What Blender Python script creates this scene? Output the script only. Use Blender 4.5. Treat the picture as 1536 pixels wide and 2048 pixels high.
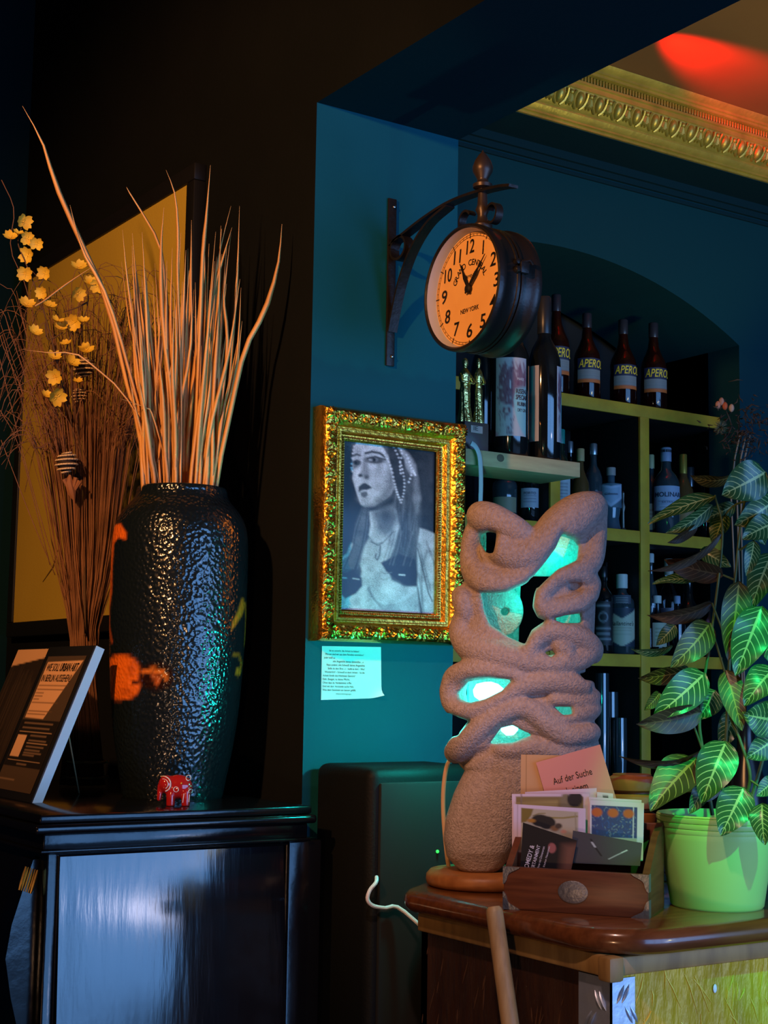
import bpy, bmesh, math, random
import numpy as np
from mathutils import Vector, Matrix

for o in list(bpy.data.objects):
    bpy.data.objects.remove(o, do_unlink=True)
S = bpy.context.scene
COL = S.collection
random.seed(7)
RNG = np.random.RandomState(11)
PI = math.pi

# ------------------------------------------------------------------ camera
F = 3000.0
EYE = np.array([0.0, 0.0, 1.5])
def _basis(yaw=-33.5, pitch=6.7, roll=0.9):
    y, p, r = [math.radians(a) for a in (yaw, pitch, roll)]
    fw = np.array([-math.sin(y) * math.cos(p), math.cos(y) * math.cos(p), math.sin(p)])
    rt = np.array([math.cos(y), math.sin(y), 0.0])
    up = np.cross(rt, fw)
    return rt * math.cos(r) + up * math.sin(r), -rt * math.sin(r) + up * math.cos(r), fw
RT, UP, FW = _basis()
cam_d = bpy.data.cameras.new('camera')
cam = bpy.data.objects.new('camera', cam_d)
COL.objects.link(cam)
cam.matrix_world = Matrix([[RT[0], UP[0], -FW[0], EYE[0]], [RT[1], UP[1], -FW[1], EYE[1]],
                           [RT[2], UP[2], -FW[2], EYE[2]], [0, 0, 0, 1]])
cam_d.sensor_fit = 'VERTICAL'
cam_d.sensor_height = 24.0
cam_d.lens = F / 2048.0 * 24.0
cam_d.clip_start = 0.05
S.camera = cam

# ------------------------------------------------------------------ world, exposure
S.view_settings.view_transform = 'Standard'
S.view_settings.look = 'None'
S.view_settings.exposure = 0.0
S.view_settings.gamma = 1.0
S.view_settings.use_curve_mapping = False
W = bpy.data.worlds.new('world')
S.world = W
W.use_nodes = True
W.node_tree.nodes['Background'].inputs[0].default_value = (0.35, 0.5, 0.8, 1)
W.node_tree.nodes['Background'].inputs[1].default_value = 0.02

# ------------------------------------------------------------------ room lights
def aim(o, target):
    d = Vector(target) - o.location
    o.rotation_euler = d.to_track_quat('-Z', 'Y').to_euler()
def light(name, typ, loc, energy, color, target=None, **kw):
    d = bpy.data.lights.new(name, typ)
    d.energy = energy
    d.color = color
    for k, v in kw.items():
        setattr(d, k, v)
    o = bpy.data.objects.new(name, d)
    COL.objects.link(o)
    o.location = loc
    if target is not None:
        aim(o, target)
    return o
# warm ceiling spot of the left room, aimed at the wall and the dried grass
light('warm_ceiling_spot', 'SPOT', (-0.75, 1.35, 2.95), 330, (1.0, 0.46, 0.16), (1.5, 3.05, 2.25),
      spot_size=0.98, spot_blend=0.75, shadow_soft_size=0.05)
# blue daylight of the shop window behind the camera
light('window_daylight', 'AREA', (3.3, -2.42, 1.40), 230, (0.17, 0.44, 1.0), (3.3, 3, 1.40),
      shape='RECTANGLE', size=4.5, size_y=2.45)
light('street_daylight', 'AREA', (3.75, -2.33, 0.95), 5, (0.9, 0.82, 1.0), (3.75, 3, 0.95),
      shape='RECTANGLE', size=0.55, size_y=0.18)
# pale lamp over the counter corner
light('counter_lamp', 'SPOT', (0.75, 1.25, 2.80), 75, (1.0, 0.58, 0.46), (1.68, 2.05, 1.12),
      spot_size=0.66, spot_blend=0.7, shadow_soft_size=0.04)
# added low warm fill for the counter side panel and cabinet
light('low_fill_light', 'POINT', (0.1, 0.75, 0.85), 22, (1.0, 0.55, 0.28), shadow_soft_size=0.06)
# green spot over the plant
light('green_spot', 'SPOT', (1.30, 0.55, 2.70), 140, (0.03, 1.0, 0.22), (2.09, 1.93, 1.27),
      spot_size=0.30, spot_blend=0.35, shadow_soft_size=0.02)
# yellow bar lamp washing the cornice; added spot brightening the gold counter front
light('bar_lamp', 'SPOT', (3.35, 1.9, 2.0), 55, (1.0, 0.80, 0.22), (3.4, 3.4, 3.30),
      spot_size=0.95, spot_blend=0.5, shadow_soft_size=0.1)
light('counter_front_fill', 'SPOT', (2.7, 0.2, 1.3), 15, (1.0, 0.80, 0.18), (2.05, 1.87, 0.95),
      spot_size=0.42, spot_blend=0.6, shadow_soft_size=0.05)
# red spot behind the beam, washing the bar ceiling
light('red_ceiling_spot', 'SPOT', (2.90, 3.08, 3.35), 150, (1.0, 0.008, 0.004), (3.9, 3.28, 3.56),
      spot_size=0.75, spot_blend=1.0, shadow_soft_size=0.02)

# ------------------------------------------------------------------ pixel to world helpers
def ray(px, py):
    return RT * ((px - 768) / F) + UP * ((1024 - py) / F) + FW
def at(px, py, X=None, Y=None, Z=None, D=None):
    d = ray(px, py)
    if X is not None: t = (X - EYE[0]) / d[0]
    elif Y is not None: t = (Y - EYE[1]) / d[1]
    elif Z is not None: t = (Z - EYE[2]) / d[2]
    else: t = D
    return EYE + d * t
def on_plane(px, py, P, N):
    d = ray(px, py)
    return EYE + d * (np.dot(np.asarray(P) - EYE, N) / np.dot(d, N))
def facing(P):
    """horizontal axes at P: right, towards the eye; metres per pixel"""
    n = EYE - np.asarray(P); n[2] = 0; n = n / np.linalg.norm(n)
    r = np.array([-n[1], n[0], 0.0])
    return r, n, np.dot(np.asarray(P) - EYE, FW) / F
def near(px, py, P, d=0.0):
    """point on the upright plane through P that faces the eye, d metres in front of it"""
    r, n, k = facing(P)
    return on_plane(px, py, np.asarray(P) + n * d, n)

# ------------------------------------------------------------------ materials
MATS = {}
def mat(name, col, rough=0.6, metal=0.0, col2=None, nscale=8.0, bump=0.0, bscale=40.0, coat=0.0,
        emit=None, estr=0.0, trans=0.0, ior=1.45, stretch=None, spec=None, btype='noise', rough2=None, sss=0.0):
    if name in MATS: return MATS[name]
    m = bpy.data.materials.new(name); m.use_nodes = True
    nt = m.node_tree; b = nt.nodes['Principled BSDF']; L = nt.links.new
    b.inputs['Base Color'].default_value = (*col, 1)
    b.inputs['Roughness'].default_value = rough
    b.inputs['Metallic'].default_value = metal
    b.inputs['Coat Weight'].default_value = coat
    b.inputs['Coat Roughness'].default_value = 0.08
    b.inputs['IOR'].default_value = ior
    b.inputs['Transmission Weight'].default_value = trans
    if spec is not None: b.inputs['Specular IOR Level'].default_value = spec
    if emit:
        b.inputs['Emission Color'].default_value = (*emit, 1)
        b.inputs['Emission Strength'].default_value = estr
    vec = None
    if col2 is not None or bump:
        tc = nt.nodes.new('ShaderNodeTexCoord'); mp = nt.nodes.new('ShaderNodeMapping')
        L(tc.outputs['Object'], mp.inputs[0])
        if stretch: mp.inputs['Scale'].default_value = stretch
        vec = mp.outputs[0]
    if col2 is not None:
        n = nt.nodes.new('ShaderNodeTexNoise'); n.inputs['Scale'].default_value = nscale
        n.inputs['Detail'].default_value = 6
        r = nt.nodes.new('ShaderNodeValToRGB')
        r.color_ramp.elements[0].position = 0.35; r.color_ramp.elements[1].position = 0.68
        r.color_ramp.elements[0].color = (*col, 1); r.color_ramp.elements[1].color = (*col2, 1)
        L(vec, n.inputs['Vector']); L(n.outputs['Fac'], r.inputs[0]); L(r.outputs[0], b.inputs['Base Color'])
        if rough2 is not None:
            mr = nt.nodes.new('ShaderNodeMapRange')
            mr.inputs['To Min'].default_value = rough; mr.inputs['To Max'].default_value = rough2
            L(n.outputs['Fac'], mr.inputs['Value']); L(mr.outputs[0], b.inputs['Roughness'])
    if bump:
        if btype == 'voronoi':
            n = nt.nodes.new('ShaderNodeTexVoronoi'); n.inputs['Scale'].default_value = bscale
            n.feature = 'SMOOTH_F1'
            out = n.outputs['Distance']
        else:
            n = nt.nodes.new('ShaderNodeTexNoise'); n.inputs['Scale'].default_value = bscale
            n.inputs['Detail'].default_value = 5
            out = n.outputs['Fac']
        bp = nt.nodes.new('ShaderNodeBump'); bp.inputs['Strength'].default_value = bump
        bp.inputs['Distance'].default_value = 0.01
        L(vec, n.inputs['Vector']); L(out, bp.inputs['Height']); L(bp.outputs[0], b.inputs['Normal'])
    MATS[name] = m
    return m
def paint_mat(name, rough=0.6, coat=0.0, bump=0.0, bscale=60, btype='noise', metal=0.0, spec=0.5):
    """colour comes from the mesh's colour attribute 'paint' (flat print, glaze)"""
    m = mat(name, (0.5, 0.5, 0.5), rough, metal, bump=bump, bscale=bscale, coat=coat, btype=btype, spec=spec)
    if 'paint' not in m.node_tree.nodes:
        a = m.node_tree.nodes.new('ShaderNodeVertexColor'); a.name = 'paint'; a.layer_name = 'paint'
        m.node_tree.links.new(a.outputs[0], m.node_tree.nodes['Principled BSDF'].inputs['Base Color'])
    return m
def glass(name, col, rough=0.03):
    return mat(name, col, rough, trans=1.0, ior=1.35)

# ------------------------------------------------------------------ mesh building
class MB:
    def __init__(s): s.v = []; s.f = []; s.m = []; s.uv = None; s.n = 0
    def add(s, v, f, m=0):
        v = np.asarray(v, float).reshape(-1, 3)
        o = s.n
        s.v.append(v); s.n += len(v)
        for q in f: s.f.append(tuple(int(i) + o for i in q)); s.m.append(m)
        return s
    def obox(s, P, a, b, c, m=0):
        P, a, b, c = [np.asarray(x, float) for x in (P, a, b, c)]
        if np.dot(np.cross(a, b), c) < 0: a, b = b, a
        v = [P, P + a, P + a + b, P + b, P + c, P + a + c, P + a + b + c, P + b + c]
        mm = m if isinstance(m, (list, tuple)) else [m] * 6
        fs = [(0, 3, 2, 1), (4, 5, 6, 7), (0, 1, 5, 4), (1, 2, 6, 5), (2, 3, 7, 6), (3, 0, 4, 7)]
        o = s.n; s.v.append(np.array(v)); s.n += 8
        for q, k in zip(fs, mm): s.f.append(tuple(i + o for i in q)); s.m.append(k)
        return s
    def box(s, lo, hi, m=0):
        lo = np.asarray(lo, float); hi = np.asarray(hi, float); d = hi - lo
        return s.obox(lo, (d[0], 0, 0), (0, d[1], 0), (0, 0, d[2]), m)   # faces: -z +z -y +x +y -x
    def rbox(s, P, a, b, c, bev, seg=2, m=0):
        P, a, b, c = [np.asarray(x, float) for x in (P, a, b, c)]
        la, lb, lc = [np.linalg.norm(x) for x in (a, b, c)]
        if np.dot(np.cross(a, b), c) < 0: P = P + a; a = -a
        bm = bmesh.new(); bmesh.ops.create_cube(bm, size=1.0)
        for v in bm.verts: v.co = Vector(((v.co.x + .5) * la, (v.co.y + .5) * lb, (v.co.z + .5) * lc))
        bmesh.ops.bevel(bm, geom=list(bm.edges), offset=bev, segments=seg, profile=0.5, affect='EDGES')
        bm.verts.index_update()
        R = np.array([a / la, b / lb, c / lc])
        vv = np.array([v.co[:] for v in bm.verts]) @ R + P
        ff = [[v.index for v in f.verts] for f in bm.faces]
        bm.free()
        return s.add(vv, ff, m)
    def tube(s, pts, r, n=8, m=0, cap=True, flat=None):
        p = np.asarray(pts, float); k = len(p)
        r = np.full(k, r, float) if np.isscalar(r) else np.asarray(r, float)
        t = np.gradient(p, axis=0); t /= np.linalg.norm(t, axis=1)[:, None] + 1e-12
        ref = np.array([0, 0, 1.0]) if abs(t[0][2]) < 0.9 else np.array([1.0, 0, 0])
        if flat is not None: ref = np.asarray(flat[0], float)
        u = np.cross(t[0], ref); u /= np.linalg.norm(u)
        vs = []
        ang = np.arange(n) / n * 2 * PI
        asp = 1.0 if flat is None else flat[1]
        for i in range(k):
            u = u - t[i] * np.dot(u, t[i]); u /= np.linalg.norm(u)
            w = np.cross(t[i], u)
            vs.append(p[i] + r[i] * (np.cos(ang)[:, None] * u + asp * np.sin(ang)[:, None] * w))
        fs = [(i * n + j, i * n + (j + 1) % n, (i + 1) * n + (j + 1) % n, (i + 1) * n + j) for i in range(k - 1) for j in range(n)]
        if cap: fs += [tuple(range(n))[::-1], tuple((k - 1) * n + j for j in range(n))]
        return s.add(np.concatenate(vs), fs, m)
    def lathe(s, prof, c, n=32, m=0, axis=None, cap=True, ph0=None, ph1=None, ref=None):
        """prof: (radius, height) list"""
        c = np.asarray(c, float)
        ax = np.array([0, 0, 1.0]) if axis is None else np.asarray(axis, float) / np.linalg.norm(axis)
        u = np.array([1.0, 0, 0]) if abs(ax[0]) < .9 else np.array([0, 1.0, 0])
        if ref is not None: u = np.asarray(ref, float)
        u = u - ax * np.dot(u, ax); u /= np.linalg.norm(u); w = np.cross(ax, u)
        part = ph0 is not None
        ang = np.linspace(ph0, ph1, n) if part else np.arange(n) / n * 2 * PI
        ring = np.cos(ang)[:, None] * u + np.sin(ang)[:, None] * w
        v = np.concatenate([c + ax * z + ring * r for r, z in prof]); k = len(prof)
        fs = []
        for i in range(k - 1):
            for j in range(n - 1 if part else n):
                a, b = j, (j + 1) % n
                fs.append((i * n + a, i * n + b, (i + 1) * n + b, (i + 1) * n + a))
        if cap and not part:
            if prof[0][0] > 1e-5: fs.append(tuple(range(n))[::-1])
            if prof[-1][0] > 1e-5: fs.append(tuple((k - 1) * n + j for j in range(n)))
        return s.add(v, fs, m)
    def grid(s, P, m=0, flip=False):
        """P: array (nu, nv, 3)"""
        nu, nv = P.shape[:2]
        fs = []
        for i in range(nu - 1):
            for j in range(nv - 1):
                q = (i * nv + j, (i + 1) * nv + j, (i + 1) * nv + j + 1, i * nv + j + 1)
                fs.append(q[::-1] if flip else q)
        return s.add(P.reshape(-1, 3), fs, m)
    def prism(s, poly, axis, m=0):
        """closed 3D polygon swept by vector axis"""
        p = np.asarray(poly, float); k = len(p); a = np.asarray(axis, float)
        nrm = sum(np.cross(p[i] - p[0], p[(i + 1) % k] - p[0]) for i in range(k))
        if np.dot(nrm, a) > 0: p = p[::-1]
        fs = [tuple(range(k)), tuple(range(2 * k - 1, k - 1, -1))]
        fs += [((i + 1) % k, i, k + i, k + (i + 1) % k) for i in range(k)]
        return s.add(np.concatenate([p, p + a]), fs, m)
    def ball(s, c, r, nu=12, nv=8, m=0, R=None):
        r = np.array([r, r, r], float) if np.isscalar(r) else np.asarray(r, float)
        v = []
        for i in range(nv + 1):
            th = PI * i / nv
            for j in range(nu):
                ph = 2 * PI * j / nu
                v.append((math.sin(th) * math.cos(ph), math.sin(th) * math.sin(ph), math.cos(th)))
        v = np.array(v) * r
        if R is not None: v = v @ np.asarray(R)
        fs = [(i * nu + j, (i + 1) * nu + j, (i + 1) * nu + (j + 1) % nu, i * nu + (j + 1) % nu) for i in range(nv) for j in range(nu)]
        return s.add(v + np.asarray(c, float), fs, m)
    def build(s, name, mats, parent=None, smooth=True, sharp=38, paint=None, uv=None, kind=None, label=None):
        org = world_loc(parent)
        v = np.concatenate(s.v) - org
        me = bpy.data.meshes.new(name)
        me.from_pydata(v.tolist(), [], s.f)
        ms = mats if isinstance(mats, (list, tuple)) else [mats]
        for q in ms: me.materials.append(q)
        if len(ms) > 1: me.polygons.foreach_set('material_index', s.m)
        if uv is not None:
            l = me.uv_layers.new(name='UVMap')
            idx = np.zeros(len(me.loops), int); me.loops.foreach_get('vertex_index', idx)
            l.data.foreach_set('uv', np.asarray(uv, float)[idx].ravel())
        if paint is not None:
            a = me.color_attributes.new('paint', 'FLOAT_COLOR', 'POINT')
            c = np.ones((len(v), 4)); c[:, :3] = paint
            a.data.foreach_set('color', c.ravel())
        if smooth:
            me.polygons.foreach_set('use_smooth', [True] * len(me.polygons))
            me.update()
            if sharp and sharp < 180: me.set_sharp_from_angle(angle=math.radians(sharp))
        me.update()
        o = bpy.data.objects.new(name, me)
        COL.objects.link(o)
        if parent is not None: o.parent = parent
        if kind: o['kind'] = kind
        if label: o['label'] = label
        return o
def world_loc(o):
    p = np.zeros(3)
    while o is not None:
        p = p + np.array(o.location); o = o.parent
    return p
def thing(name, label, cat, loc, group=None):
    o = bpy.data.objects.new(name, None)
    COL.objects.link(o); o.location = tuple(float(x) for x in loc); o.empty_display_size = 0.05
    return tag(o, label, cat, group)
def tag(o, label, cat, group=None):
    o['label'] = label; o['category'] = cat
    if group: o['group'] = group
    return o
def struct(o):
    o['kind'] = 'structure'; return o
def spline(pts, n):
    """Catmull-Rom through pts, n samples"""
    p = np.asarray(pts, float); k = len(p)
    if k == 2: return p[0] + (p[1] - p[0]) * np.linspace(0, 1, n)[:, None]
    q = np.vstack([2 * p[0] - p[1], p, 2 * p[-1] - p[-2]])
    out = []
    for t in np.linspace(0, k - 1 - 1e-9, n):
        i = int(t); f = t - i
        a, b, c, d = q[i], q[i + 1], q[i + 2], q[i + 3]
        out.append(0.5 * (2 * b + (c - a) * f + (2 * a - 5 * b + 4 * c - d) * f * f + (3 * b - a - 3 * c + d) * f ** 3))
    return np.array(out)
_tx = {}
def text_geo(s, shear=0.0, spacing=1.0, bold=0.0):
    """flat glyph mesh of a line of text, height about 1, centred on x"""
    key = (s, shear, spacing, bold)
    if key in _tx: return _tx[key]
    cu = bpy.data.curves.new('glyphs', 'FONT'); cu.body = s; cu.size = 1.0; cu.resolution_u = 3
    cu.shear = shear; cu.space_character = spacing; cu.fill_mode = 'FRONT'; cu.offset = bold
    o = bpy.data.objects.new('glyphs', cu); COL.objects.link(o)
    dg = bpy.context.evaluated_depsgraph_get()
    me = bpy.data.meshes.new_from_object(o.evaluated_get(dg))
    v = np.zeros(len(me.vertices) * 3); me.vertices.foreach_get('co', v); v = v.reshape(-1, 3)
    fs = [tuple(p.vertices) for p in me.polygons]
    bpy.data.objects.remove(o, do_unlink=True); bpy.data.curves.remove(cu); bpy.data.meshes.remove(me)
    w0, w1 = (v[:, 0].min(), v[:, 0].max()) if len(v) else (0, 0)
    v[:, 0] -= (w0 + w1) / 2
    _tx[key] = (v[:, :2], fs, w1 - w0)
    return _tx[key]
def put_text(mb, s, C, u, v, height, width=None, m=0, align=0.0, **kw):
    """lay text on a plane: C centre of the baseline, u right, v up (unit vectors)"""
    g, fs, w = text_geo(s, **kw)
    if len(g) == 0: return
    sx = height if width is None else width / w
    off = align * w * sx / 2
    P = np.asarray(C)[None] + (g[:, :1] * sx + off) * np.asarray(u)[None] + g[:, 1:] * height * np.asarray(v)[None]
    mb.add(P, fs, m)

# 2D painter --------------------------------------------------------
def poly_sd(X, Y, pts):
    p = np.asarray(pts, float); d = np.full(X.shape, 1e18); s = np.ones(X.shape)
    k = len(p)
    for i in range(k):
        a = p[i]; b = p[i - 1]
        ex, ey = b - a; wx = X - a[0]; wy = Y - a[1]
        t = np.clip((wx * ex + wy * ey) / (ex * ex + ey * ey + 1e-12), 0, 1)
        d = np.minimum(d, (wx - ex * t) ** 2 + (wy - ey * t) ** 2)
        c1 = Y >= a[1]; c2 = Y < b[1]; c3 = ex * wy > ey * wx
        s = np.where((c1 & c2 & c3) | (~c1 & ~c2 & ~c3), -s, s)
    return s * np.sqrt(d)
def line_sd(X, Y, pts):
    p = np.asarray(pts, float); d = np.full(X.shape, 1e18)
    for i in range(len(p) - 1):
        a = p[i]; b = p[i + 1]; ex, ey = b - a; wx = X - a[0]; wy = Y - a[1]
        t = np.clip((wx * ex + wy * ey) / (ex * ex + ey * ey + 1e-12), 0, 1)
        d = np.minimum(d, (wx - ex * t) ** 2 + (wy - ey * t) ** 2)
    return np.sqrt(d)
class Canvas:
    def __init__(s, X, Y, col=(0, 0, 0)):
        s.X = X; s.Y = Y; s.c = np.zeros(X.shape + (3,)); s.c[:] = col
    def mix(s, a, col):
        col = np.asarray([col] * 3 if np.isscalar(col) else col, float)
        s.c = s.c * (1 - a[..., None]) + col * a[..., None]
    def _a(s, d, soft, op): return np.clip(0.5 - d / soft, 0, 1) * op
    def poly(s, pts, col, soft=6, op=1.0): s.mix(s._a(poly_sd(s.X, s.Y, pts), soft, op), col)
    def line(s, pts, w, col, soft=6, op=1.0): s.mix(s._a(line_sd(s.X, s.Y, pts) - w / 2, soft, op), col)
    def ell(s, cx, cy, rx, ry, col, soft=6, op=1.0, rot=0.0):
        c, n = math.cos(rot), math.sin(rot)
        x = (s.X - cx) * c + (s.Y - cy) * n; y = -(s.X - cx) * n + (s.Y - cy) * c
        d = (np.sqrt((x / rx) ** 2 + (y / ry) ** 2) - 1) * min(rx, ry)
        s.mix(s._a(d, soft, op), col)
    def blob(s, cx, cy, rx, ry, col, op=1.0, rot=0.0):
        c, n = math.cos(rot), math.sin(rot)
        x = (s.X - cx) * c + (s.Y - cy) * n; y = -(s.X - cx) * n + (s.Y - cy) * c
        s.mix(np.exp(-((x / rx) ** 2 + (y / ry) ** 2)) * op, col)
def sheet(mb_name, TL, TR, BR, BL, nx, ny, draw, mtl, parent=None, corners=None, lift=0.0):
    """painted flat sheet; draw(canvas) works in units 0..1 or in the given corner units"""
    u = np.linspace(0, 1, nx)[:, None]; v = np.linspace(0, 1, ny)[None, :]
    TL, TR, BR, BL = [np.asarray(q, float) for q in (TL, TR, BR, BL)]
    w = [(1 - u) * (1 - v), u * (1 - v), u * v, (1 - u) * v]
    P = sum(wi[..., None] * q for wi, q in zip(w, (TL, TR, BR, BL)))
    cs = corners or [(0, 0), (1, 0), (1, 1), (0, 1)]
    X = sum(wi * c[0] for wi, c in zip(w, cs)); Y = sum(wi * c[1] for wi, c in zip(w, cs))
    cv = Canvas(X, Y); draw(cv)
    mb = MB().grid(P, flip=False)
    return mb.build(mb_name, mtl, parent, smooth=False, paint=np.clip(cv.c, 0, 1).reshape(-1, 3))

# implicit surfaces -------------------------------------------------
def surface_nets(Fd, org, h):
    """Fd: field (<0 inside) on a grid; returns verts, quads"""
    neg = Fd < 0
    nx, ny, nz = Fd.shape
    cnt = np.zeros((nx - 1, ny - 1, nz - 1), np.int8)
    for a in (0, 1):
        for b in (0, 1):
            for c in (0, 1):
                cnt += neg[a:nx - 1 + a, b:ny - 1 + b, c:nz - 1 + c]
    act = (cnt > 0) & (cnt < 8)
    I = np.argwhere(act)
    idx = -np.ones(act.shape, np.int64); idx[act] = np.arange(len(I))
    acc = np.zeros((len(I), 3)); num = np.zeros(len(I))
    corners = [(a, b, c) for a in (0, 1) for b in (0, 1) for c in (0, 1)]
    val = {q: Fd[I[:, 0] + q[0], I[:, 1] + q[1], I[:, 2] + q[2]] for q in corners}
    for q in corners:
        for ax in range(3):
            if q[ax] == 0:
                q2 = tuple(1 if i == ax else q[i] for i in range(3))
                a, b = val[q], val[q2]; mm = (a < 0) != (b < 0)
                t = np.where(mm, a / np.where(mm, a - b, 1), 0)
                pos = np.tile(np.array(q, float), (len(I), 1)); pos[:, ax] += t
                acc += pos * mm[:, None]; num += mm
    V = (I + acc / num[:, None]) * h + np.asarray(org)
    Q = []
    for ax in range(3):
        o1, o2 = [i for i in range(3) if i != ax]
        sl0 = [slice(1, n - 1) for n in Fd.shape]; sl1 = list(sl0)
        sl0[ax] = slice(0, Fd.shape[ax] - 1); sl1[ax] = slice(1, Fd.shape[ax])
        a = neg[tuple(sl0)]; b = neg[tuple(sl1)]
        E = np.argwhere(a != b)
        if not len(E): continue
        sgn = a[tuple(E.T)]
        base = E.copy()
        base[:, o1] += 1; base[:, o2] += 1
        def cell(d1, d2):
            q = base.copy(); q[:, o1] -= d1; q[:, o2] -= d2
            return idx[q[:, 0], q[:, 1], q[:, 2]]
        quad = np.stack([cell(1, 1), cell(0, 1), cell(0, 0), cell(1, 0)], 1)
        flip = sgn if ax != 1 else ~sgn
        quad[~flip] = quad[~flip][:, ::-1]
        Q.append(quad)
    return V, np.concatenate(Q)
def smin(a, b, k):
    h = np.clip(0.5 + 0.5 * (b - a) / k, 0, 1)
    return b * (1 - h) + a * h - k * h * (1 - h)
def smax(a, b, k): return -smin(-a, -b, k)
# ================================================================== SETTING
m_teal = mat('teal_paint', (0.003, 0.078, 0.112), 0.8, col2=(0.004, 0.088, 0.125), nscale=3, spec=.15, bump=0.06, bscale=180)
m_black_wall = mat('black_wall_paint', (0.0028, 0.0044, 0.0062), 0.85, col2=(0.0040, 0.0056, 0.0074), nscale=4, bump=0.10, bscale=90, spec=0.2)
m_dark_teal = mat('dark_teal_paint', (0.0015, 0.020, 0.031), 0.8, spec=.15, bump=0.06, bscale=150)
m_ceiling = mat('ceiling_paint', (0.21, 0.10, 0.030), 0.8, col2=(0.17, 0.08, 0.024), nscale=2)
m_floor = mat('dark_floor_boards', (0.05, 0.028, 0.016), 0.5, col2=(0.07, 0.04, 0.02), nscale=3)
m_gold_trim = mat('gold_paint', (0.55, 0.42, 0.07), 0.42, 0.55, col2=(0.40, 0.30, 0.05), nscale=14, bump=0.12, bscale=90)
m_white_frame = mat('window_frame_paint', (0.12, 0.12, 0.12), 0.5)
m_plaster = mat('chipped_plaster', (0.75, 0.55, 0.45), 0.9)

WX0, WX1, WY = 1.655, 2.05, 2.80          # partition wall: faces and its teal end
LZ = 2.808                                 # underside of the beam
CZ = 3.44                                  # ceiling
struct(MB().box((-3.0, -2.5, -0.05), (6.0, 5.0, 0)).build('floor', m_floor, smooth=False))
HZ = 4.6                                   # high ceiling of the left room
struct(MB().box((WX1 - .1, -2.5, CZ), (6.0, 5.0, CZ + 0.1)).build('ceiling_bar', m_ceiling, smooth=False))
struct(MB().box((-3.0, -2.5, HZ), (WX1, 5.0, HZ + 0.1)).build('ceiling', m_black_wall, smooth=False))
# partition wall + beam over the passage; faces: -z +z -y +x +y -x
wl = MB()
wl.box((WX0, WY, 0), (WX1, 4.75, HZ), [1, 1, 1, 1, 1, 0])
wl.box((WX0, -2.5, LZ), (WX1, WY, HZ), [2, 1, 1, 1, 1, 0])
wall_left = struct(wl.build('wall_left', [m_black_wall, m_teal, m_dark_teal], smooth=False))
# chipped corner of the plaster beside the cabinet
ch = MB()
for i, (px, py, r) in enumerate([(577, 1628, .008), (579, 1618, .006), (574, 1640, .006), (566, 1622, .003), (580, 1652, .003)]):
    p = at(px + 24, py, Y=WY)
    ch.ball((WX0, WY, p[2]), (r * .5, r * .5, r * 1.6), 8, 6)
ch.build('chipped_plaster', m_plaster, wall_left, label='pale chip in the wall corner')
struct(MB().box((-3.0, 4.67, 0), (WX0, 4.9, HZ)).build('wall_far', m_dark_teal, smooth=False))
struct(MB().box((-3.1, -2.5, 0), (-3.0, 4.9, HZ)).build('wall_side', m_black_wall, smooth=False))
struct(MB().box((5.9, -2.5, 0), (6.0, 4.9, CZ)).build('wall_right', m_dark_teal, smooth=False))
# rear wall with shop window
wr = MB()
wr.box((-3.0, -2.6, 0), (1.0, -2.5, HZ)); wr.box((5.6, -2.6, 0), (6.0, -2.5, CZ))
wr.box((1.0, -2.6, 2.7), (5.6, -2.5, HZ)); wr.box((1.0, -2.6, 0), (5.6, -2.5, 0.12))
struct(wr.build('wall_rear', m_dark_teal, smooth=False))
win = struct(MB().box((1.0, -2.40, 2.64), (5.6, -2.34, 2.7)).box((1.0, -2.40, .08), (5.6, -2.34, .16))
             .box((1.0, -2.40, .16), (1.06, -2.34, 2.64)).box((5.54, -2.40, .16), (5.6, -2.34, 2.64)).build('window_1', m_white_frame, smooth=False))
for mx_ in (2.1, 3.0, 4.5): MB().box((mx_, -2.40, .16), (mx_ + .06, -2.34, 2.64)).build('mullion', m_white_frame, win, smooth=False)

# ---- back wall of the bar with the arched niche
BY = 3.65
AX0, AX1, ACX, AR, AZT = 2.288, 3.912, 3.10, 1.66, 2.937
wb = MB()
wb.box((WX1, BY, 0), (AX0, BY + .15, CZ)); wb.box((AX1, BY, 0), (5.9, BY + .15, CZ))
nseg = 28
xs = np.linspace(AX0, AX1, nseg + 1)
zs = AZT - AR + np.sqrt(AR ** 2 - (xs - ACX) ** 2)
for i in range(nseg):
    x0, x1, z0, z1 = xs[i], xs[i + 1], zs[i], zs[i + 1]
    wb.add([(x0, BY, z0), (x1, BY, z1), (x1, BY, CZ), (x0, BY, CZ)], [(0, 1, 2, 3)])
    wb.add([(x0, BY, z0), (x0, BY + .5, z0), (x1, BY + .5, z1), (x1, BY, z1)], [(0, 1, 2, 3)])
wall_back = struct(wb.build('wall_back', mat('bar_wall_paint', (0.002, 0.036, 0.052), 0.8, spec=.15, bump=0.05, bscale=160), smooth=False))
m_niche = mat('niche_black', (0.006, 0.007, 0.009), 0.7)
struct(MB().box((AX0 - .25, BY + .55, 0), (AX1 + .6, BY + .6, CZ)).build('wall_niche', m_niche, smooth=False))
# ---- dropped soffit, wall moulding and gilt cornice
SZ = 3.252
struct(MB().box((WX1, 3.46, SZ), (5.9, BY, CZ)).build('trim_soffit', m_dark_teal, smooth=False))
tm = MB()
for y0, z0, z1 in ((BY - .012, 3.205, 3.225), (BY - .024, 3.225, 3.252), (BY - .008, 3.185, 3.197)):
    tm.box((WX1, y0, z0), (5.9, BY, z1))
struct(tm.build('trim_1', m_dark_teal, smooth=False))
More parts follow.
